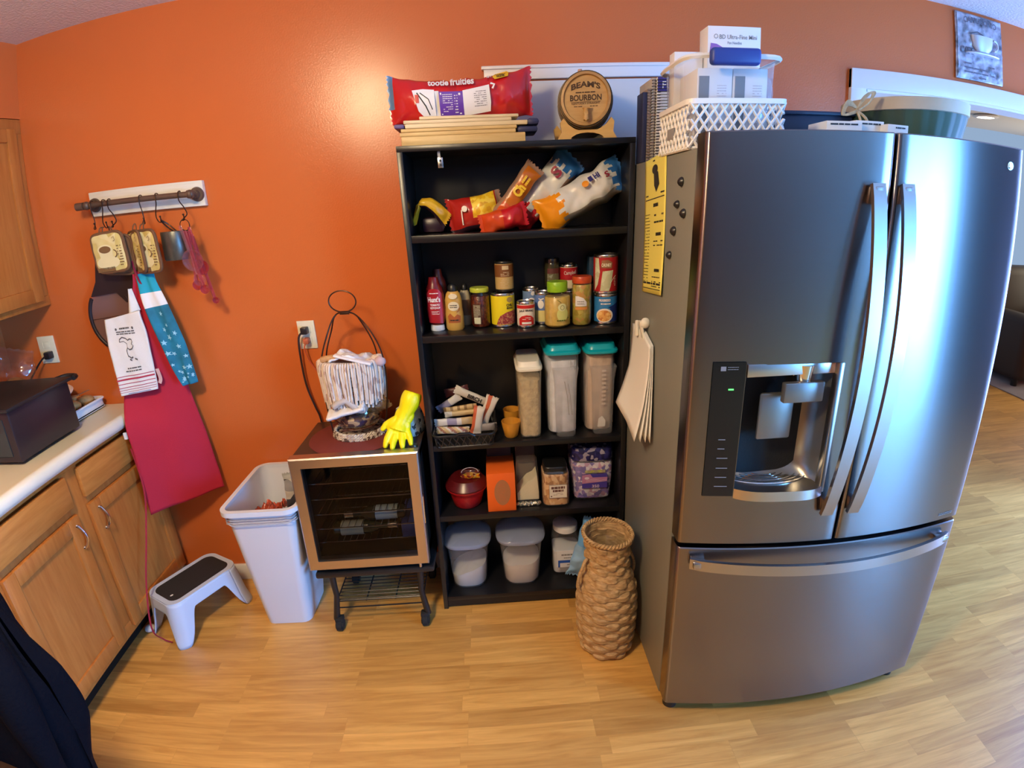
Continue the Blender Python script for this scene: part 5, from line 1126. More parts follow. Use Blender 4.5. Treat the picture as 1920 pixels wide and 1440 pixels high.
d_line(b,S,[(-.20,.09),(-.10,.10),(-.02,.06),(-.03,.0)],.010,0); d_line(b,S,[(-.03,-.14),(.02,-.155)],.02,0); d_line(b,S,[(.11,-.14),(.17,-.155)],.02,0); d_ell(b,S,-.23,.27,.025,.016,0); d_ell(b,S,.21,.27,.025,.016,0)
part('squirrel_print',b,flat('soft_black_print',(.12,.11,.10),.9),tw)
b=B(); b.grid(lambda u,v:V((lerp(lerp(-1.395,-1.346,u),lerp(-1.372,-1.362,u),v),-.112-.006*math.sin(u*5),lerp(1.318+.018*u,1.42,v))),8,10); part('top_loop',b,wt,tw,solid=.002)
b=B(); b.tube(smooth_path([(-1.335,-.112,1.10),(-1.330,-.112,1.06),(-1.338,-.113,1.04)],5),0,flat=(.014,.002,(0,-1,0))); part('folded_edge',b,flat('pink_white_edge',(.70,.45,.42),.9),tw)

# ================================================================== WALL OUTLETS
def outlet(cx,cz,label,w=.069,h=.116):
    t=thing('wall_outlet',label,'outlet',(cx,-.004,cz-h/2))
    b=B(); b.box((cx-w/2,cx+w/2),(-.007,-.0005),(cz-h/2,cz+h/2),.002); part('cover_plate',b,M['cream'],t)
    for s in (-1,1): b=B(); b.box((cx-.017,cx+.017),(-.0085,-.006),(cz+s*.021-.014,cz+s*.021+.014),.003); part('socket',b,M['cream'],t)
    return t
outlet(-.756,1.178,'cream outlet plate with two plugs in it beside the wire stand'); outlet(-1.893,1.186,'cream outlet plate above the corner of the worktop',.085,.118)
def cord(name,label,pts,r,m,plug,pm,sz):
    t=thing(name,label,'cord',plug); b=B(); b.tube(smooth_path(pts,8),r,8); part('cable',b,m,t)
    b=B(); b.box((plug[0]-sz,plug[0]+sz),(plug[1]-.016,plug[1]+.018),(plug[2]-sz*1.1,plug[2]+sz*1.1),.005); part('plug',b,pm,t)
cord('power_cord','black cord from the outlet down behind the wine cooler',[(-.760,-.030,1.196),(-.782,-.035,1.17),(-.79,-.03,1.06),(-.785,-.03,.96),(-.765,-.03,.87),(-.755,-.02,.80),(-.755,-.015,.60)],.0042,flat('dark_brown_cord',(.03,.012,.01),.5),(-.757,-.026,1.200),M['blackpl'],.013)
cord('power_cord','thin orange red cord curving from the lower socket toward the wire stand',[(-.756,-.03,1.150),(-.765,-.035,1.13),(-.755,-.03,1.07),(-.72,-.03,1.01),(-.685,-.035,.97),(-.665,-.035,.93),(-.68,-.03,.86),(-.70,-.02,.80)],.003,flat('orange_red_cord',(.50,.09,.03),.5),(-.756,-.024,1.157),flat('clear_orange_plug',(.50,.12,.05),.35),.011)
cord('power_cord','short dark cord plugged into the outlet over the worktop',[(-1.885,-.03,1.165),(-1.91,-.04,1.15),(-1.95,-.06,1.10),(-2.0,-.1,1.02),(-2.03,-.15,.95)],.004,M['blackpl'],(-1.882,-.022,1.165),M['blackpl'],.014)

# ================================================================== ON THE WORKTOP
ZC=.931
t=thing('toaster_oven','large matte black box shaped appliance on the cream worktop','appliance',(-1.83,-.43,ZC))
b=B(); b.box((-2.06,-1.60),(-.60,-.275),(ZC+.006,ZC+.190),.010); part('housing',b,flat('satin_black_plum',(.022,.014,.018),.38),t)
b=B(); b.box((-2.075,-1.585),(-.612,-.262),(ZC+.188,ZC+.204),.008); part('lid',b,flat('satin_black',(.014,.012,.014),.45),t)
b=B(); b.tube(smooth_path([(-1.66,-.268,ZC+.196),(-1.63,-.24,ZC+.200),(-1.595,-.235,ZC+.196),(-1.585,-.262,ZC+.194)],5),.009,8); part('handle',b,M['blackpl'],t)
b=B(); b.box((-2.0,-1.63),(-.6035,-.5985),(ZC+.03,ZC+.165),.004); part('door_glass',b,flat('dark_door_glass',(.03,.035,.035),.12),t)
for x in (-2.03,-1.63):
    for y in (-.57,-.30): b=B(); b.cyl((x,y,ZC),(x,y,ZC+.012),.012,seg=14); part('foot',b,M['blackpl'],t)
b=B(); b.lathe((-1.93,-.37,ZC+.2045),[(.001,0),(.055,0),(.062,.02),(.058,.055),(.050,.062),(.001,.066)],32); b.tube([(-1.93,-.37,ZC+.27),(-1.93,-.37,ZC+.285)],.012,10); single('black_pot','small glossy black lidded pot on top of the black appliance','pot',b,flat('gloss_black',(.012,.014,.016),.12))
# clear crinkled bag behind it
o,S=bag('clear_bag','clear crinkled plastic bag standing in the corner under the outlet','bag',.22,.20,.11,T(-1.955,-.150,ZC+.195)@RY(-80),[clear('crinkled_film',(.97,.95,.94),.12,.06,(.7,.6,.55),gl=.35)],None,51,.014)
b=B(); b.ball((-1.965,-.16,ZC+.145),.055,1.1,.7,.75,seg=16); single('bread_loaf','brown bread loaf seen through the clear bag','bread',b,flat('brown_bread',(.33,.15,.06),.7,bump=.6,bscale=60))
t=thing('baking_dish','white rectangular dish of pastries at the wall end of the worktop','dish',(-1.80,-.14,ZC))
b=B(); X0,X1,Y0,Y1=-1.93,-1.665,-.235,-.035; h=.040
for (x,y) in (((X0,X1),(Y0,Y0+.008)),((X0,X1),(Y1-.008,Y1)),((X0,X0+.008),(Y0,Y1)),((X1-.008,X1),(Y0,Y1))): b.box(x,y,(ZC,ZC+h),.003)
b.box((X0,X1),(Y0,Y1),(ZC,ZC+.008)); b.tube([(p[0],p[1],ZC+h) for p in rr(X0-.004,X1+.004,Y0-.004,Y1+.004,.012)],.005,8,closed=True); part('dish_body',b,flat('white_ceramic',(.78,.80,.80),.25),t)
pas=flat('golden_pastry',(.58,.30,.09),.6,bump=.8,bscale=60,var=.35,vscale=18)
rn=random.Random(4)
for i,(x,y,lb) in enumerate([(-1.71,-.08,'golden pastry at the open corner of the white dish'),(-1.72,-.15,'golden pastry nearest the front rim of the white dish'),(-1.77,-.075,'golden pastry against the wall in the white dish'),(-1.78,-.16,'golden pastry under the clear round lid'),(-1.85,-.09,'golden pastry deep in the white dish beside the wall'),(-1.86,-.17,'golden pastry beside the black appliance in the white dish'),(-1.705,-.205,'golden pastry at the near corner of the white dish')]):
    b=B(); b.ball((x,y,ZC+.045),.030,1.15,.95,.72,seg=14,M=RZ(rn.uniform(0,90))); single('pastry',lb,'pastry',b,pas,'pastries in the white dish')
t=thing('round_lid','clear round lid with a pale rim and red centre lying on the pastries','lid',(-1.84,-.12,ZC+.055))
b=B(); k=b.n(); b.lathe((0,0,0),[(.082,0),(.085,.004),(.080,.010),(.060,.012),(.058,.010)],40,cap=False); b.xf(T(-1.825,-.125,ZC+.085)@RX(12),k); part('rim',b,flat('peach_rim',(.72,.55,.42),.4),t)
b=B(); k=b.n(); b.lathe((0,0,0),[(.060,.009),(.001,.009)],40,cap=False); b.xf(T(-1.825,-.125,ZC+.085)@RX(12),k); part('centre',b,flat('red_brown_centre',(.40,.09,.05),.4),t)
b=B(); b.tube([(-1.74,-.20,ZC+.072),(-1.69,-.07,ZC+.086)],.0022,6); single('skewer','thin brown stick lying across the pastries','skewer',b,flat('brown_stick',(.35,.12,.04),.6))

# ================================================================== STEP STOOL
t=thing('step_stool','pale blue plastic step stool with a black grip pad near the cabinet','step stool',(-1.345,-.255,0))
MS=T(-1.345,-.255,0)@RZ(60.5)
L2,W2,HS=.180,.112,.205
sb=flat('pale_blue_plastic',(.56,.66,.82),.42)
b=B()
def rrect(x,y,r,n=6): return rr(-x,x,-y,y,r,n)
# deck
deck=rrect(.158,.098,.045); b.prism(deck,MS@T(0,0,HS-.030),.030)
def skirt(u,v):
    # walk round the deck; lower edge arches up between the legs
    n=len(P0); f=u*n; i=int(f)%n; g=f-int(f); a=P0[i].lerp(P0[(i+1)%n],g)
    cxn=abs(a.x)/.158; cyn=abs(a.y)/.098; leg=min(1,max(0,(cxn*cyn-.42)/.34)); leg=leg*leg*(3-2*leg)
    zb=lerp(HS-.052,0,leg); z=lerp(HS-.004,zb,v); o=1+ (HS-z)/HS*.17
    flare=max(0,(.06-z)/.06)*.008*leg
    return MS@V((a.x*o+(flare if a.x>0 else -flare),a.y*(1+(HS-z)/HS*.22),z))
P0=[V((p[0],p[1],0)) for p in rrect(.158,.098,.045,12)]
P0=[P0[i].lerp(P0[(i+1)%len(P0)],k/4) for i in range(len(P0)) for k in range(4 if (P0[i]-P0[(i+1)%len(P0)]).length>.03 else 1)]
q=[]
for i in range(len(P0)):
    a,c=P0[i],P0[(i+1)%len(P0)]; m=max(1,int((c-a).length/.006))
    for k in range(m): q.append(a.lerp(c,k/m))
P0=q
b.grid(skirt,len(P0),14); o=part('plastic_body',b,sb,t,solid=.006,smooth=60)
b=B(); b.prism(rrect(.140,.078,.035),MS@T(0,0,HS),.0025); part('grip_pad',b,flat('black_grip',(.018,.016,.015),.75,bump=.6,bscale=500),t)
b=B(); k=b.n(); d_ell(b,lambda s,tt,off=0: MS@V((-.115+s,tt-.03,HS+.0032)),0,0,.007,.005); part('sticker',b,M['paper'],t)

# ================================================================== WASTE BIN
t=thing('waste_bin','tall white plastic waste bin without a lid beside the wine cooler','bin',(-.93,-.2,0))
def binw(s,z0,z1,off=0,n=10):
    # tapered rounded box: bottom x -1.035..-.84,y -.31..-.10 ; top x -1.047..-.775, y -.415..-.03
    vs=[];P=[]
    for k in range(n+1):
        v=k/n; z=lerp(z0,z1,v); f=z/.615
        x0=lerp(-1.035,-1.045,f)+off; x1=lerp(-.842,-.778,f)-off; y0=lerp(-.318,-.405,f)+off; y1=lerp(-.10,-.030,f)-off
        P.append([(p[0],p[1],z) for p in rr(x0,x1,y0,y1,.035,5)])
    m=len(P[0]); fs=[]
    for k in range(n):
        for i in range(m): j=(i+1)%m; fs.append((k*m+i,k*m+j,(k+1)*m+j,(k+1)*m+i))
    return [p for r_ in P for p in r_],fs,m
bwht=flat('bin_white',(.70,.74,.80),.4)
b=B(); vs,fs,m=binw(b,0,.60); b.add(vs,fs+[tuple(range(m-1,-1,-1))]); vs2,fs2,m=binw(b,.004,.60,.004); b.add(vs2,[tuple(reversed(f)) for f in fs2]+[tuple(range(m))]); part('bin_body',b,bwht,t)
b=B(); 
b.tube([(p[0],p[1],.606) for p in rr(-1.052,-.771,-.413,-.023,.042,8)],0,closed=True,flat=(.018,.020,(0,0,1))); part('rim',b,bwht,t)
b=B()
for k in range(3): b.tube([(p[0]+.002*nz(i*.6,k),p[1]+.002*nz(i*.5,k+4),.575-.010*k+.006*nz(i*.35,k)-(.012*(1-abs(i/20-1)) if k==1 else 0)) for i,p in enumerate(rr(-1.050,-.778,-.408,-.026,.040,9))],.0022,6,closed=True)
part('liner_drawstring',b,flat('grey_liner',(.45,.47,.52),.4),t)
foil=flat('red_candy_foil',(.45,.07,.03),.3,bump=1,bscale=60,var=.5,vscale=20)
b=B(); b.grid(lambda u,v:V((lerp(-1.03,-.92,u),lerp(-.30,-.12,v),.485+.035*nz(u*5,v*5,2)+.03*nz(u*12,v*12,5)-.03*((u-.5)**2+(v-.5)**2))),24,24); single('foil_wrappers','crumpled red foil wrappers heaped in the white bin','wrappers',b,foil,solid=.003)
b=B(); b.grid(lambda u,v:V((lerp(-1.037,-.80,u),lerp(-.36,-.06,v),.43+.03*nz(u*4,v*4,9))),16,16); single('bin_rubbish','pale crumpled paper filling the white bin under the wrappers','rubbish',b,flat('pale_rubbish',(.5,.47,.44),.9),solid=.003)
o,S=bag('printed_wrapper','black and cream patterned wrapper standing upright in the white bin','wrapper',.19,.085,.03,T(-.845,-.20,.565)@RZ(25)@RY(-86),[speck('black_cream_pattern',[(.03,.03,.035),(.05,.05,.06),(.60,.57,.48),(.04,.04,.05),(.30,.30,.30)],26,.35,stretch=(.6,1,1)),flat('grey_band',(.45,.45,.42),.5)],lambda u,c,f:1 if u>.86 else 0,61,.006)

# ================================================================== ON THE WINE COOLER
ZT=.8005
b=B(); b.lathe((-.565,-.195,ZT),[(.001,0),(.176,0),(.178,.0015),(.176,.003),(.001,.003)],64); single('placemat','round brick red placemat on top of the wine cooler','placemat',b,flat('brick_red_mat',(.17,.03,.025),.6,bump=.4,bscale=300))
wcx,wcy=-.555,-.165
b=B()
for k in range(3):
    z=ZT+.007+.009*k; r=.100-.002*k
    for ph in (0,PI): b.tube([(wcx+(r+.004*math.cos(a*26+ph))*math.cos(a),wcy+(r+.004*math.cos(a*26+ph))*math.sin(a)*.95,z+.003*math.sin(a*26+ph)) for a in [2*PI*q/208 for q in range(208)]],.0042,5,closed=True)
b.lathe((wcx,wcy,ZT+.004),[(.001,0),(.098,0),(.098,.006),(.001,.006)],40)
single('braided_trivet','braided cream and dark rope trivet under the candy bowl on the red placemat','trivet',b,speck('cream_dark_rope',[(.62,.54,.42),(.72,.64,.50),(.12,.07,.05),(.55,.45,.35)],90,.8))
t=thing('wire_stand','tall dark wire two tier basket stand with a looped handle on the wine cooler','wire stand',(wcx,wcy,ZT+.004))
b=B()
b.tube(smooth_path([(wcx+.05*math.cos(a),wcy+.015,1.330+.040*math.sin(a)) for a in [2*PI*k/16-PI/2 for k in range(16)]],3,True),.0026,8,closed=True); part('handle_loop',b,M['wirem'],t)
b=B(); b.tube([(wcx-.015,wcy+.015,1.287),(wcx+.018,wcy+.015,1.287)],.007,8); part('clasp',b,M['wirem'],t)
for (x0,x1,y) in ((-.655,-.425,-.20),(-.665,-.47,-.10)):
    b=B(); xm=wcx; 
    pts=[(x0+.005,y,ZT+.012),(x0-.005,y,.95),(x0,y,1.10),(x0+.035,y+.01,1.21),(xm-.03,wcy+.015,1.282),(xm+.03,wcy+.015,1.285),(x1-.04,y+.01,1.235),(x1,y,1.14),(x1+.004,y,1.02),(x1-.01,y,.90),(x1-.03,y,ZT+.012)]
    b.tube(smooth_path(pts,7),.0028,8); part('arched_wire',b,M['wirem'],t)
for (z,r) in ((1.095,.112),(1.06,.112),(1.02,.105),(.99,.09),(.905,.095),(.87,.09)):
    b=B(); b.tube([(wcx+r*math.cos(a),wcy+r*math.sin(a)*.8,z) for a in [2*PI*k/36 for k in range(36)]],.0022,6,closed=True); part('basket_hoop',b,M['wirem'],t)
b=B()
for k in range(14):
    a=2*PI*k/14; b.tube([(wcx+.112*math.cos(a),wcy+.112*.8*math.sin(a),1.095),(wcx+.105*math.cos(a),wcy+.105*.8*math.sin(a),1.02),(wcx+.08*math.cos(a),wcy+.08*.8*math.sin(a),.985),(wcx,wcy,.98)],.0018,5)
part('basket_ribs',b,M['wirem'],t)
# fringed yarn draped over the upper tier
yarn=speck('cream_brown_yarn',[(.68,.58,.50),(.74,.66,.58),(.48,.33,.27),(.70,.60,.52),(.66,.56,.48)],110,.9,stretch=(1,1,.35))
t=thing('yarn_mop','cream twisted yarn mop head draped round the upper tier of the wire stand','mop head',(wcx,wcy,.94))
rn=random.Random(11)
for ly,(ns_,r0,zt,zb,off) in enumerate(((46,.118,1.108,.955,0),(34,.109,1.100,.935,.05))):
    for k in range(ns_):
        b=B()
        a=-PI*1.12+1.24*PI*k/(ns_-1)+off; j=rn.uniform(-.05,.05); r=r0+rn.uniform(-.004,.004); zb_=zb+rn.uniform(-.012,.016)+ .02*abs(math.sin(a)) *0
        pts=[(wcx+.07*math.cos(a),wcy+.07*.8*math.sin(a),zt-.002),(wcx+r*.96*math.cos(a),wcy+r*.8*.96*math.sin(a),zt+.004)]
        for q in range(1,6):
            f=q/5; pts.append((wcx+(r+.005-.010*f)*math.cos(a+j*f),wcy+(r+.005-.010*f)*.82*math.sin(a+j*f),lerp(zt,zb_,f)))
        b.tube(smooth_path(pts,4),[.0048]*(len(pts)*4-3),6)
        part('yarn_strand',b,yarn,t)
b=B(); b.lathe((wcx,wcy,1.0),[(.095,0),(.104,.05),(.106,.095),(.07,.104),(.001,.10)],32,sy=.8); part('yarn_core',b,yarn,t)
wcl=flat('white_cloth',(.76,.75,.74),.8,bump=.4,bscale=60)
b=B(); b.grid(lambda u,v:V((lerp(-.615,-.465,u),lerp(-.235,-.12,v),1.118+.030*math.sin(PI*min(1,u*1.1))*(1-v*.4)+.010*nz(u*7,v*5,3)+.012*(v>.5)*math.sin(u*9)-.02*u)),24,14); single('white_cloth','folded white cloth lying on top of the wire stand','cloth',b,wcl,solid=.008,smooth=70)
b=B(); k=b.n(); b.box((-.065,.075),(-.014,.014),(-.005,.005),.004); b.xf(T(-.53,-.235,1.128)@RY(16)@RZ(-3),k); single('white_handle_tool','flat white plastic strip slanting over the rim of the wire stand','strip',b,flat('white_strip',(.82,.80,.78),.5))
b=B(); k=b.n(); b.lathe((0,0,0),[(.001,0),(.011,.001),(.013,.006),(.013,.050),(.010,.056),(.001,.057)],20); b.xf(T(-.648,-.215,1.125)@RY(82),k); single('cork','fat tan cork lying at the wall side edge of the wire stand','cork',b,flat('tan_cork',(.55,.30,.12),.8,bump=.8,bscale=200))
b=B(); k=b.n(); b.ball((-.435,-.20,1.105),.022,1,.8,.9); single('pink_pouch','small pinkish white pouch at the refrigerator side of the wire stand','pouch',b,flat('pinkish_cloth',(.60,.42,.42),.8))
# lower tier bowl
t=thing('candy_bowl','clear glass bowl of wrapped sweets on the lower tier of the wire stand','bowl',(wcx,wcy,.83))
b=B(); b.lathe((wcx,wcy,.833),[(.001,0),(.06,0),(.085,.02),(.096,.05),(.094,.085),(.088,.10),(.086,.10),(.091,.083),(.092,.05),(.08,.022),(.05,.005),(.001,.005)],44,cap=False); part('glass',b,M['glass'],t)
b=B(); b.lathe((wcx,wcy,.840),[(.001,0),(.055,.002),(.078,.02),(.086,.045),(.06,.060),(.001,.068)],40,wob=lambda a,z:.003*math.sin(a*11+z*200)); part('sweets',b,speck('dark_sweets',[(.05,.03,.06),(.50,.28,.12),(.10,.05,.05),(.65,.45,.25),(.06,.04,.10)],55,.25),t)
o,S=bag('sweet_packet','crinkled clear and brown packet bulging out of the candy bowl','packet',.10,.075,.05,T(-.475,-.19,.925)@RY(-30),[clear('amber_film',(.85,.75,.6),.12,.35,(.5,.38,.22),gl=.3)],None,71,.010,ns=30,nf=24)
b=B(); b.grid(lambda u,v:V((lerp(-.645,-.505,u),lerp(-.275,-.225,v),.905+.035*u*(1-.3*v)+.022*v+.006*nz(u*6,v*3,8))),18,6); single('white_napkin','white folded napkin sticking out over the rim of the candy bowl','napkin',b,wcl,solid=.012,smooth=70)
b=B(); b.grid(lambda u,v:V((lerp(-.62,-.50,u),lerp(-.265,-.20,v),.95+.02*math.sin(u*5)+.012*nz(u*6,v*3,8))),18,6); single('grey_pouch','pale grey crumpled pouch tucked under the yarn fringe','pouch',b,flat('pale_grey_pouch',(.50,.45,.42),.7,bump=.8,bscale=60),solid=.02,smooth=70)
# patterned pot cloth and yellow rubber glove
b=B(); b.lathe((-.352,-.185,ZT),[(.001,0),(.050,0),(.056,.02),(.054,.07),(.045,.105),(.001,.12)],32,sy=1.2,wob=lambda a,z:.004*math.sin(a*5+z*30)); single('patterned_cloth','black and white patterned cloth bundle behind the yellow glove','cloth',b,speck('black_white_print',[(.62,.64,.58),(.70,.72,.66),(.08,.08,.08),(.55,.58,.50),(.66,.68,.62)],80,.8))
yg=flat('yellow_rubber',(.93,.83,.0),.42,bump=.15,bscale=200)
b=B()
b.tube(smooth_path([(-.318,-.245,.975),(-.335,-.262,.935),(-.362,-.285,.885),(-.375,-.298,.855)],5),[.030+.006*math.sin(k*.5) for k in range(16)],20)
k=b.n(); b.ball((-.372,-.296,.868),.040,1.05,.42,1.0,seg=18,M=RY(12)@RX(-18)); b.ball((-.352,-.278,.900),.036,.95,.5,1.1,seg=18,M=RY(20)@RX(-18))
for pts,r in (([(-.395,-.300,.865),(-.412,-.322,.835),(-.418,-.335,.812)],[.0125,.012,.009]),([(-.382,-.305,.850),(-.390,-.332,.825),(-.392,-.350,.811)],[.0125,.012,.009]),([(-.362,-.305,.850),(-.360,-.330,.826),(-.358,-.345,.811)],[.0125,.012,.009]),([(-.345,-.300,.855),(-.334,-.322,.832),(-.330,-.335,.815)],[.012,.011,.008]),([(-.385,-.285,.890),(-.415,-.290,.876),(-.428,-.298,.862)],[.014,.012,.009])):
    sp=smooth_path(pts,4); b.tube(sp,[lerp(r[0],r[1],i/4) if i<5 else lerp(r[1],r[2],(i-4)/4) for i in range(len(sp))],14); b.ball(sp[-1],r[2],seg=12)
b.xf(T(-.33,-.30,.81)@Matrix.Scale(1.07,4)@T(.33,.30,-.81))
g=single('rubber_glove','bright yellow rubber glove slumped fingers down at the front corner of the wine cooler','glove',b,yg,smooth=80)
md=g.modifiers.new('remesh','REMESH'); md.mode='VOXEL'; md.voxel_size=.0028; md.use_smooth_shade=True
md=g.modifiers.new('soft','SMOOTH'); md.iterations=6; md.factor=.5

b=B(); b.ball((-1.548,-.352,.016),.022,1.1,1,.7,seg=14); single('crumpled_tissue','small crumpled white tissue on the floor by the toe kick','tissue',b,flat('tissue',(.7,.66,.62),.9,bump=1,bscale=120))
# ================================================================== ON TOP OF THE BOOKCASE
ZB=1.8375
def board(name,label,x0,x1,y0,y1,z0,z1,m,bev=.003,rot=0,cat='board'):
    b=B(); cx,cy_=(x0+x1)/2,(y0+y1)/2
    b.box((x0-cx,x1-cx),(y0-cy_,y1-cy_),(z0,z1),bev); b.xf(T(cx,cy_,0)@RZ(rot)); return single(name,label,cat,b,m,'boards stacked on the bookcase')
board('cutting_board','thickest bamboo board at the bottom of the stack on the bookcase',-.258,.142,-.275,-.06,ZB,ZB+.028,M['bamboo'])
board('cutting_board','thin bamboo board second from the bottom of the stack',-.262,.112,-.268,-.06,ZB+.0285,ZB+.041,M['bamboo'])
board('cutting_board','thin bamboo board third from the bottom of the stack',-.258,.116,-.266,-.06,ZB+.0415,ZB+.052,M['bamboo'])
board('cutting_board','long pale board with dark blue tips fourth up the stack',-.245,.150,-.262,-.08,ZB+.0525,ZB+.066,M['pine'],rot=1)
b=B(); b.box((.150,.188),(-.264,-.16),(ZB+.050,ZB+.070),.008); b.box((.116,.184),(-.255,-.14),(ZB+.029,ZB+.049),.008); single('silicone_tips','dark navy rounded handle ends sticking out of the board stack','handles',b,M['navy'])
b=B(); b.box((-.278,-.246),(-.27,-.16),(ZB+.053,ZB+.066),.005); single('purple_packet','dim purple packet end beside the cutting board stack','packet',b,flat('dim_purple',(.12,.08,.20),.5))
board('cutting_board','narrow pale board fifth up the stack under the cereal bag',-.250,.098,-.258,-.12,ZB+.0665,ZB+.077,M['pine'],rot=2)
board('cutting_board','topmost pale board tilted under the big red cereal bag',-.20,.120,-.255,-.10,ZB+.0775,ZB+.087,M['pine'],rot=3)
# big red cereal bag
cr=flat('cereal_red_film',(.55,.015,.018),.22,coat=.4); cb=flat('cereal_blue_film',(.10,.25,.55),.3)
CZ=ZB+.142
MB=T(-.062,-.195,CZ)@RY(-1.5)
def sag(p): return V((p.x,p.y,p.z+.020*abs(p.x/.235)**2.2-.006))
o,S=bag('cereal_bag','big glossy red cereal bag lying across the stack of boards on the bookcase','cereal bag',.47,.150,.11,MB,[cr,cb],lambda u,c,f:1 if (u<.045 and c>.35) else 0,77,.008,puff=.45,ns=70,bend=sag,cut=None)
wf_=flat('bag_white_print',(.82,.80,.78),.35); pu=flat('bag_purple_print',(.12,.04,.36),.35); yf=flat('bag_yellow_print',(.90,.55,.02),.35)
b=B(); d_poly(b,S,[(-.150,.025),(-.115,.030),(-.08,.028),(-.08,-.052),(-.115,-.055),(-.135,-.035)],.004); d_poly(b,S,[(.010,.022),(.06,.028),(.095,.032),(.098,-.02),(.095,-.045),(.010,-.050)],.004); d_rect(b,S,-.08,-.066,-.05,.024,.004); part('white_panels',b,wf_,o)
b=B(); d_poly(b,S,[(-.066,.022),(.010,.020),(.010,-.050),(-.066,-.052)],.0042); part('purple_panel',b,pu,o)
b=B(); d_scribble(b,S,-.055,-.024,.012,9,.006,.002,3,.9,.006); d_rect(b,S,-.062,-.058,-.045,.018,.006); d_scribble(b,S,-.018,-.008,.008,7,.008,.003,4,.8,.006); d_rect(b,S,-.004,.002,-.045,.015,.006); d_text(b,S,'tootie',-.066,.050,.066,.020,.006,bold=.03); d_text(b,S,'fruities',.010,.052,.076,.026,.006,bold=.03); part('white_lettering',b,wf_,o)
b=B(); d_poly(b,S,[(.115,.046),(.158,.050),(.162,.066),(.155,.072),(.116,.068),(.108,.056)],.005); part('yellow_burst',b,yf,o)
b=B(); d_text(b,S,'FAMILY',.136,.064,.034,.007,.007,bold=.03); d_text(b,S,'SIZE',.134,.055,.026,.008,.007,bold=.03); d_line(b,S,[(-.135,.018),(-.110,-.02),(-.10,-.045)],.004,.006); d_line(b,S,[(-.125,.018),(-.100,-.0),(-.09,-.03)],.003,.006); d_scribble(b,S,.045,.085,.015,8,.006,.0013,8,.8,.006); part('black_lettering',b,M['ink'],o)
b=B(); d_text(b,S,'#1',.097,.060,.016,.012,.006,bold=.04); d_line(b,S,[(.100,.035),(.112,.030),(.105,.018)],.006,.006); part('highlight_print',b,wf_,o)
b=B(); d_rect(b,S,-.142,-.130,-.012,.012,.006); part('red_patch',b,M['red'],o)
# small bourbon barrel on its cradle
t=thing('barrel_cradle','pale wooden cradle carrying the little barrel','stand',(.345,-.2,ZB))
def arcpoly(w,h,r,cut):
    P=[(-w,0)]; 
    for k in range(9): a=PI-PI*k/8; P.append((cut*math.cos(a),max(0.0,.020*math.sin(a))))
    P=[(-w,0),(-cut,0)]+[(cut*math.cos(PI-PI*k/8),.020*math.sin(PI-PI*k/8)) for k in range(1,8)]+[(cut,0),(w,0),(w*.86,.022),(w*.90,h)]
    P+=[(r*math.sin(a),h+.004+ (r*.9-r*math.cos(a)*.9)-.034) for a in [R(d) for d in (62,45,28,10,-10,-28,-45,-62)]]
    P+=[(-w*.90,h),(-w*.86,.022)]
    return P
for y in (-.268,-.105):
    b=B(); b.prism(arcpoly(.098,.052,.088,.055),Matrix(((1,0,0,.345),(0,0,1,y),(0,1,0,ZB),(0,0,0,1))),.016); part('cradle_end',b,M['standwood'],t,smooth=0)
b=B(); b.box((.290,.400),(-.26,-.10),(ZB+.020,ZB+.029)); part('crossbar',b,M['standwood'],t)
t=thing('barrel','small oak whiskey barrel with dark hoops and a branded head on top of the bookcase','barrel',(.345,-.18,ZB+.035))
bcz=ZB+.118; RB=.090
MBR=T(.352,-.185,bcz)@RZ(-10)@RX(-90)@RZ(0)   # barrel axis to -y, turned so its head looks slightly toward the lamp side
MBR=T(.350,-.190,bcz)@RZ(-8)@RX(90)
def brl(k): return RB*(.88+.12*math.sin(PI*k))
b=B(); k0=b.n(); pr=[(brl(k/16),-.095+.19*k/16) for k in range(17)]
b.lathe((0,0,0),pr,48,cap=False,wob=lambda a,z:-.0012*(abs(math.sin(a*12))<.12)); b.lathe((0,0,0),[(brl(1),.095),(brl(1)-.008,.096),(brl(1)-.010,.086)],48,cap=False); b.lathe((0,0,0),[(brl(0)-.010,-.086),(.001,-.086)],48,cap=False); b.xf(MBR,k0); part('staves',b,M['barrel'],t)
b=B(); b.lathe((0,0,0),[(brl(1)-.0095,.086),(.001,.0865)],48,cap=False); b.xf(MBR); part('head',b,M['barrelhead'],t)
for z in (-.08,-.058,-.03,.035,.062,.084):
    b=B(); kk=(z+.095)/.19; b.lathe((0,0,0),[(brl(kk),z-.005),(brl(kk)+.0022,z-.0048),(brl(kk)+.0022,z+.0048),(brl(kk),z+.005)],48,cap=False); b.xf(MBR); part('hoop',b,M['hoop'],t)
SB=lambda s,tt,off=0: MBR@V((s,tt,.0868+off))
b=B(); d_text(b,SB,"BEAM'S",0,.034,.092,.018,.001,bold=.035,arc=.009); d_text(b,SB,'BOURBON',0,.0035,.100,.018,.001,bold=.03); d_scribble(b,SB,-.032,.032,.019,1,.006,.0035,2,1,.001); d_text(b,SB,'KENTUCKY STRAIGHT',0,-.013,.090,.006,.001,bold=.01); d_scribble(b,SB,-.038,.038,-.022,1,.006,.002,7,.8,.001)
d_line(b,SB,[(-.048,-.0085),(.048,-.0085)],.001,.001); part('lettering',b,flat('burnt_brand',(.06,.03,.012),.7),t)
b=B(); b.cyl(MBR@V((0,-.045,.085)),MBR@V((0,-.045,.115)),.008,.007,16); b.cyl(MBR@V((0,-.052,.104)),MBR@V((0,-.030,.104)),.006,.009,16); b.tube([MBR@V((-.012,-.028,.104)),MBR@V((.012,-.028,.104))],.005,10); b.cyl(MBR@V((0,-.045,.108)),MBR@V((0,-.066,.112)),.007,.009,16); part('spigot',b,M['barrelhead'],t)
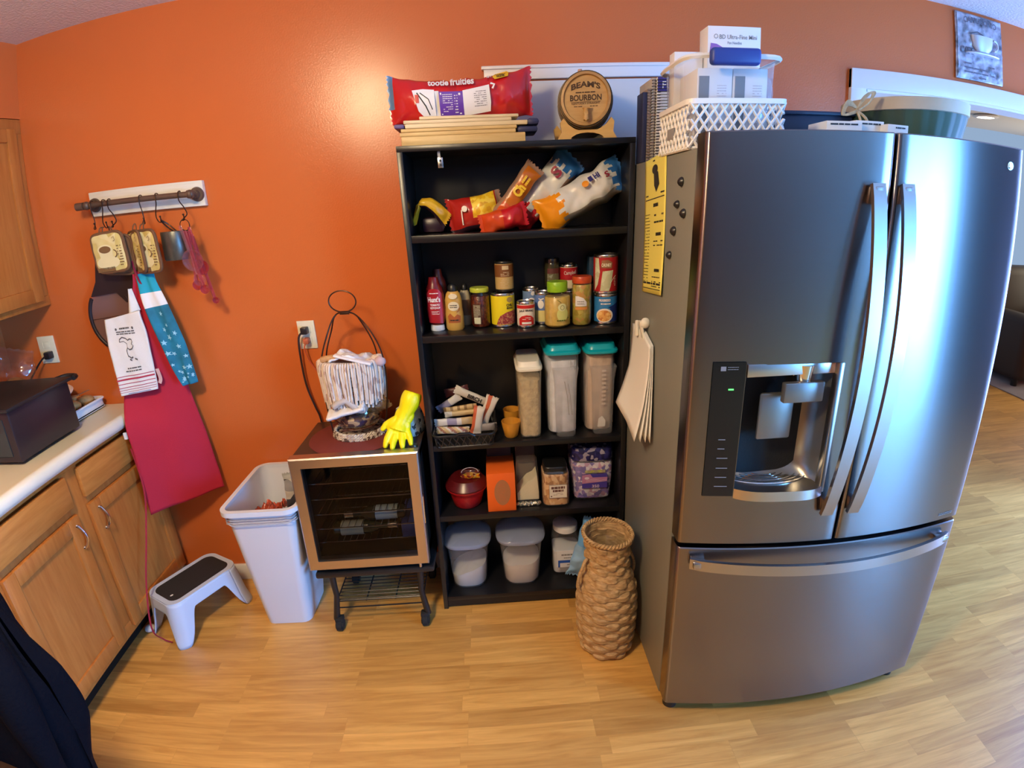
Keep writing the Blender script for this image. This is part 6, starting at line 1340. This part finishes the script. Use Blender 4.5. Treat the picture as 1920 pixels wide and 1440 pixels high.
b=B(); b.ball(MBR@V((0,-.066,.116)),.0045,seg=10); part('spigot_tip',b,M['gold'],t)
b=B(); b.cyl((.335,-.19,bcz+RB-.003),(.335,-.19,bcz+RB+.014),.009,.007,16); part('bung',b,flat('pink_cork',(.55,.34,.25),.7),t)

# ================================================================== ON TOP OF THE REFRIGERATOR
ZF=1.7555
# notebooks standing at the back
def notebook(x0,x1,y0,y1,h,label,cover,spine='spiral',ringm=None,tab=None):
    t=thing('notebook',label,'notebook',((x0+x1)/2,(y0+y1)/2,ZF),'notebooks upright on the refrigerator')
    b=B(); b.box((x0,x1),(y0,y1),(ZF,ZF+h),.001); part('cover',b,cover,t)
    if spine=='spiral':
        b=B(); n=int(h/.0085)
        for k in range(n):
            z=ZF+.006+k*.0085; b.tube([((x0+x1)/2+((x1-x0)/2+.001)*math.cos(a),y0-.004+.006*math.sin(a),z+.0012*math.sin(a/2)) for a in [2*PI*q/10 for q in range(10)]],.0011,4,closed=True)
        part('spiral_binding',b,ringm or M['tin'],t)
    return t
notebook(.506,.520,-.335,-.27,.205,'dark navy notebook, thinnest of the upright books on the refrigerator',flat('dark_navy_cover',(.02,.025,.07),.5),None)
notebook(.521,.532,-.334,-.22,.215,'grey brown spiral notebook second among the upright books',flat('grey_brown_pages',(.30,.24,.20),.7),'spiral',flat('grey_spiral',(.35,.32,.30),.4,metal=.5))
notebook(.533,.545,-.338,-.20,.245,'tallest spiral notebook with cream pages and a dark coil',flat('cream_pages',(.50,.46,.40),.7),'spiral',flat('dark_spiral',(.12,.10,.10),.4,metal=.5))
t=notebook(.547,.600,-.345,-.15,.245,'thick white comb bound book with a violet tab',M['paper'],'spiral',M['ink'])
b=B(); b.box((.549,.600),(-.3475,-.345),(ZF+.205,ZF+.245)); tb=part('violet_tab',b,flat('violet_card',(.05,.04,.25),.5),t)
S=S_plane((.572,-.3475,ZF+.222),(1,0,0),(0,0,1)); b=B(); d_text(b,S,'Fu',.004,0,.026,.022,.0008,bold=.01); part('lettering',b,wink,tb)
# lattice basket
t=thing('lattice_basket','low white plastic basket with diamond lattice sides on the refrigerator','basket',(.62,-.65,ZF))
bx0,bx1,by0,by1,bh=.500,.742,-.762,-.535,.108
wl=flat('white_basket_plastic',(.82,.83,.82),.4)
b=B(); b.box((bx0+.004,bx1-.004),(by0+.004,by1-.004),(ZF,ZF+.004)); b.tube([(p[0],p[1],ZF+.004) for p in rr(bx0+.003,bx1-.003,by0+.003,by1-.003,.015)],.004,6,closed=True)
b.tube([(p[0],p[1],ZF+bh) for p in rr(bx0-.003,bx1+.003,by0-.003,by1+.003,.018)],0,closed=True,flat=(.009,.012,(0,0,1)))
def latt(p,q,n,kk=2):
    for i in range(-4,n+4):
        for d in (1,-1):
            pts=[]
            for m in range(9):
                f=(i+d*(m/8)*kk*1.0)/n
                if 0<=f<=1: pts.append((lerp(p[0],q[0],f),lerp(p[1],q[1],f),ZF+.004+(bh-.006)*m/8))
            if len(pts)>1: b.tube(pts,.0034,5)
latt((bx0,by0),(bx1,by0),10,3); latt((bx0,by0),(bx0,by1),9,3); latt((bx1,by0),(bx1,by1),9,3); latt((bx0,by1),(bx1,by1),11,3)
part('lattice_sides',b,wl,t)
b=B(); b.box((bx0-.0035,bx0-.001),(-.66,-.61),(ZF+.035,ZF+.062),.001); part('handle_slot',b,M['greyink'],t)
# clear tub in it with blue latch, cartons inside
t=thing('clear_tub','frosted clear plastic tub with a blue latch handle sitting in the lattice basket','tub',(.62,-.62,ZF+.01))
b=B(); b.lathe((.622,-.632,ZF+.008),[(.001,0),(.100,0),(.105,.008),(.112,.10),(.117,.200),(.123,.204),(.127,.201),(.129,.207)],48,sy=.91,n=6,cap=False); part('tub_body',b,clear('milky_plastic',(.97,.98,.99),.12,.16,(.80,.85,.9),gl=.0),t)
b=B(); b.lathe((.622,-.632,ZF+.008),[(.128,.199),(.132,.205),(.128,.211),(.121,.207)],48,sy=.91,n=6,cap=False); part('rim',b,wl,t)
b=B(); b.box((.546,.672),(-.772,-.748),(ZF+.188,ZF+.228),.010,3); part('blue_latch',b,flat('royal_blue_plastic',(.02,.05,.28),.45),t)
b=B(); b.ball((.775,-.58,ZF+.155),.030,.8,.9,1.6,seg=16); single('plastic_film','round bulge of milky plastic film beside the clear tub','film',b,M['frost'])
def carton(label,x0,x1,y0,y1,z0,z1,stripe=True,name='white_carton'):
    t=thing(name,label,'carton',((x0+x1)/2,(y0+y1)/2,z0),'white cartons in the tub')
    b=B(); b.box((x0,x1),(y0,y1),(z0,z1),.001); part('box',b,flat('white_card_%d'%int(x0*1000),(.80,.80,.80),.5),t)
    S=S_plane(((x0+x1)/2,y0,z0),(1,0,0),(0,0,1)); w=x1-x0
    if stripe:
        b=B(); d_rect(b,S,-w/2+.004,-w/2+.030,.0,z1-z0-.018,.001); part('grey_stripe',b,flat('slate_stripe',(.12,.15,.18),.5),t)
        b=B(); d_scribble(b,S,.006,.030,z1-z0-.04,5,.006,.0016,3,.9,.001); d_rect(b,S,.010,.024,.035,.049,.001); part('pale_print',b,flat('pale_grey_print',(.5,.45,.48),.6),t)
    return t,S
carton('white carton with a slate stripe nearer the notebooks inside the clear tub',.531,.620,-.722,-.60,ZF+.014,ZF+.190)
carton('white carton with a slate stripe nearer the doorway inside the clear tub',.623,.712,-.722,-.60,ZF+.014,ZF+.190)
carton('plain white carton rising behind the tub on the notebook side',.522,.600,-.575,-.535,ZF+.014,ZF+.262,False)
t,S=carton('white medical supplies carton with grey print standing highest above the tub',.604,.752,-.598,-.54,ZF+.195,ZF+.322,False)
b=B(); d_text(b,S,'BD Ultra-Fine Mini',.010,.100,.105,.011,.001); d_text(b,S,'Pen Needles',.0,.085,.040,.007,.001); d_line(b,S,[(-.052+.005*math.cos(a),.101+.005*math.sin(a)) for a in [2*PI*k/12 for k in range(12)]],.0016,.001,closed=True); part('lettering',b,M['greyink'],t)
b=B(); d_poly(b,S,[(-.070,.052),(-.016,.052),(-.030,.072),(-.050,.082),(-.066,.084)],.001); part('purple_print',b,flat('purple_print',(.28,.12,.42),.5),t)
b=B(); d_rect(b,S,-.062,-.038,.060,.068,.0018); part('white_print',b,wink,t)
# dark blue tray, papers, bushel basket
b=B(); b.box((.80,1.13),(-.47,-.25),(ZF,ZF+.125),.006); b.box((.79,1.14),(-.48,-.24),(ZF+.118,ZF+.130),.004); single('navy_box','dark navy lidded box behind the basket on the refrigerator','box',b,flat('dark_navy_box',(.02,.035,.085),.45))
for i,(x,y,w,h,z,lb) in enumerate([(.945,-.66,.10,.07,.074,'white box lying flat behind the refrigerator door nearest the lattice basket'),(1.03,-.64,.09,.07,.080,'middle white box of the low row behind the refrigerator door'),(1.10,-.66,.075,.06,.072,'white box of the low row nearest the bushel basket')]):
    t=thing('small_box',lb,'box',(x,y,ZF),'low white boxes on the refrigerator')
    b=B(); k=b.n(); b.box((-w/2,w/2),(-.05,.05),(0,z),.001); b.xf(T(x,y,ZF)@RZ(-4+6*i),k); part('box',b,M['paper'],t)
    b=B(); k=b.n(); d_scribble(b,S_plane((0,-.05,z),(1,0,0),(0,0,1)),-w/2+.01,w/2-.01,-.008,1,.01,.004,i,.9,.001); b.xf(T(x,y,ZF)@RZ(-4+6*i),k); part('print',b,M['ink'],t)
t=thing('bushel_basket','green stave bushel basket with a pale rim band and a raffia bow on the refrigerator','basket',(1.31,-.50,ZF))
gx,gy=1.318,-.47; GR=.195
b=B(); prof=[(GR*.80,.0),(GR*.86,.05),(GR*.93,.10),(GR*.97,.135)]
b.lathe((gx,gy,ZF),prof,96,cap=False,wob=lambda a,z:-.003*(abs(math.sin(a*12))<.10)+.0015*math.sin(a*24)); b.lathe((gx,gy,ZF),[(GR*.78,.004),(.001,.004)],48,cap=False)
part('green_staves',b,speck('green_stave_paint',[(.035,.075,.05),(.05,.10,.06),(.03,.06,.05),(.06,.11,.07)],9,.6,stretch=(1,1,.05)),t)
b=B(); b.lathe((gx,gy,ZF+.128),[(GR*.965,0),(GR*.99,.002),(GR*1.0,.036),(GR*.975,.038),(GR*.955,.0)],72,closed=True); part('rim_band',b,flat('pale_wood_band',(.58,.50,.36),.6,var=.12,vscale=6),t)
b=B(); rx,ry,rz=1.075,-.60,ZF+.115
raf=flat('raffia',(.50,.38,.22),.8,var=.3,vscale=60)
for q in range(4):
    b.tube(smooth_path([(rx+.01,ry,rz+.01),(rx-.04,ry-.01,rz+.02+.006*q),(rx-.05-.004*q,ry-.01,rz-.015),(rx,ry-.012,rz-.005+.003*q)],6),.0035,6)
    b.tube(smooth_path([(rx,ry,rz),(rx+.03,ry-.01,rz+.045+.004*q),(rx+.065+.004*q,ry-.01,rz+.075),(rx+.05,ry-.012,rz+.035),(rx+.005,ry-.014,rz+.003)],6),.0035,6)
b.tube(smooth_path([(rx,ry-.012,rz),(rx+.005,ry-.03,rz-.04),(rx-.01,ry-.035,rz-.09)],6),.005,6); b.tube(smooth_path([(rx,ry-.012,rz),(rx+.03,ry-.03,rz-.03),(rx+.045,ry-.035,rz-.085)],6),.005,6)
b.xf(T(rx,ry,rz)@Matrix.Scale(.74,4)@T(-rx-.04,-ry,-rz)); part('raffia_bow',b,raf,t)

# ================================================================== WALL SIGN
t=thing('coffee_sign','embossed tin coffee sign with a cup hung high beside the ceiling','sign',(2.085,-.01,2.13))
sg=flat('pewter_tin',(.36,.35,.40),.42,metal=.35,var=.75,vscale=26)
b=B(); b.box((1.945,2.228),(-.012,-.002),(2.137,2.425),.004)
S=S_plane((2.086,-.012,2.28),(1,0,0),(0,0,1)); 
b.grid(lambda u,v:S(lerp(-.135,.135,u),lerp(-.138,.138,v),.002+.007*abs(nz(u*7,v*8,2))+.003*abs(nz(u*19,v*19,5))),40,40); part('tin_plate',b,sg,t)
b=B(); k=b.n(); b.lathe((0,0,0),[(.03,0),(.05,.02),(.058,.06),(.054,.06),(.045,.02),(.001,.01)],32,sy=.35); b.lathe((0,0,0),[(.085,-.012),(.09,-.008),(.05,.0),(.001,.002)],32,sy=.3); b.tube([(.055+.022*math.sin(a),-.008,.035+.02*math.cos(a)) for a in [PI*q/8 for q in range(9)]],.005,6); b.xf(T(2.092,-.020,2.262)@Matrix.Scale(1.15,4),k); part('embossed_cup',b,flat('pale_pewter',(.62,.62,.68),.4,metal=.3),t)
b=B(); d_text(b,S,'CAPPUCCINO',.0,.112,.20,.026,.008,bold=.02,arc=.006); d_text(b,S,'CAFE',-.085,-.02,.075,.030,.008,bold=.03); d_scribble(b,S,-.10,.08,-.075,4,.018,.006,5,.8,.008); d_line(b,S,[(-.07,.055),(-.02,.07),(.03,.055),(.0,.04)],.004,.008); part('lettering',b,flat('dark_pewter',(.13,.12,.15),.5,metal=.3),t)

# ================================================================== CHAIR WITH A BLACK FLEECE AT THE NEAR EDGE
t=thing('dining_chair','dark wooden chair almost hidden under a black fleece at the near corner','chair',(-1.33,-1.52,0))
dk=wood('dark_chair_wood',(.03,.015,.01),(.06,.03,.018),'Z',5,.4,10)
for x in (-1.53,-1.13):
    b=B(); b.tube([(x,-1.33,0),(x,-1.34,.45),(x,-1.31,.93)],[.018,.02,.016],10); part('leg',b,dk,t)
    b=B(); b.tube([(x,-1.73,0),(x,-1.72,.44)],[.016,.02],10); part('leg',b,dk,t)
b=B(); b.box((-1.555,-1.105),(-1.745,-1.315),(.44,.465),.008); part('seat',b,dk,t)
b=B(); b.box((-1.53,-1.13),(-1.325,-1.300),(.84,.93),.008); b.box((-1.53,-1.13),(-1.335,-1.31),(.62,.66),.006); part('backrest',b,dk,t)
fl_=flat('black_fleece',(.0035,.0035,.006),.95,spec=.08,bump=.8,bscale=90)
b=B()
def fle(u,v):
    # wraps round the chair back: u around, v downward
    a=2*PI*u; z=lerp(1.0,.22,v); w=lerp(.235,.30,min(1,v*3))*(1-.10*max(0,v-.5)*2*0); d=lerp(.045,.085,min(1,v*3))
    if v<.06: k=math.sqrt(max(0,v/.06)); w*=.75+.25*k; d*=k
    ca,sa=math.cos(a),math.sin(a); x=-1.33+.005*math.sin(v*9)+w*(abs(ca)**.6)*(1 if ca>0 else -1); y=-1.325+d*(abs(sa)**.8)*(1 if sa>0 else -1)
    f=.022*nz(a*1.6,v*2.2,4)+.012*nz(a*5,v*3,1); x+=f*(1 if ca>0 else -1)-(.07*max(0,v-.55)/.45 if ca>0 else 0); y+=f*1.4*(1 if sa>0 else -1)
    return V((x,y,z+.012*nz(u*7,2)*(v>.9)))
b.grid(fle,72,44); j=single('black_fleece','black fleece jacket draped over the chair back at the near corner of the room','jacket',b,fl_,smooth=80)
b=B(); b.tube(smooth_path([(-1.10,-1.40,.95),(-1.055,-1.42,.80),(-1.05,-1.43,.6),(-1.08,-1.42,.40),(-1.10,-1.41,.33)],6),[.04+.012*math.sin(k*.3) for k in range(25)],16); part('sleeve',b,fl_,j)

# ================================================================== LIVING ROOM ARMCHAIR
t=thing('armchair','dark brown upholstered armchair in the room beyond the refrigerator','armchair',(5.1,2.0,0))
lm=flat('dark_brown_upholstery',(.03,.02,.016),.6)
b=B(); b.box((4.80,5.50),(1.75,2.45),(.08,.45),.05,4); part('base',b,lm,t)
b=B(); b.box((4.86,5.46),(1.70,2.35),(.40,.55),.06,4); part('seat_cushion',b,lm,t)
b=B(); b.box((4.85,5.45),(2.30,2.55),(.35,1.02),.08,4); part('backrest',b,lm,t)
for x in (4.66,5.44): b=B(); b.box((x,x+.20),(1.72,2.45),(.06,.66),.07,4); part('armrest',b,lm,t)
for x,y in ((4.72,1.8),(5.56,1.8),(4.72,2.4),(5.56,2.4)): b=B(); b.cyl((x,y,0),(x,y,.09),.03,.035,14); part('foot',b,M['blackpl'],t)
b=B(); b.box((4.5,6.6),(1.2,3.1),(.001,.010),.003); single('area_rug','pale grey rug under the armchair in the living room','rug',b,flat('grey_rug',(.33,.30,.30),.95,bump=.6,bscale=200,var=.1,vscale=3))
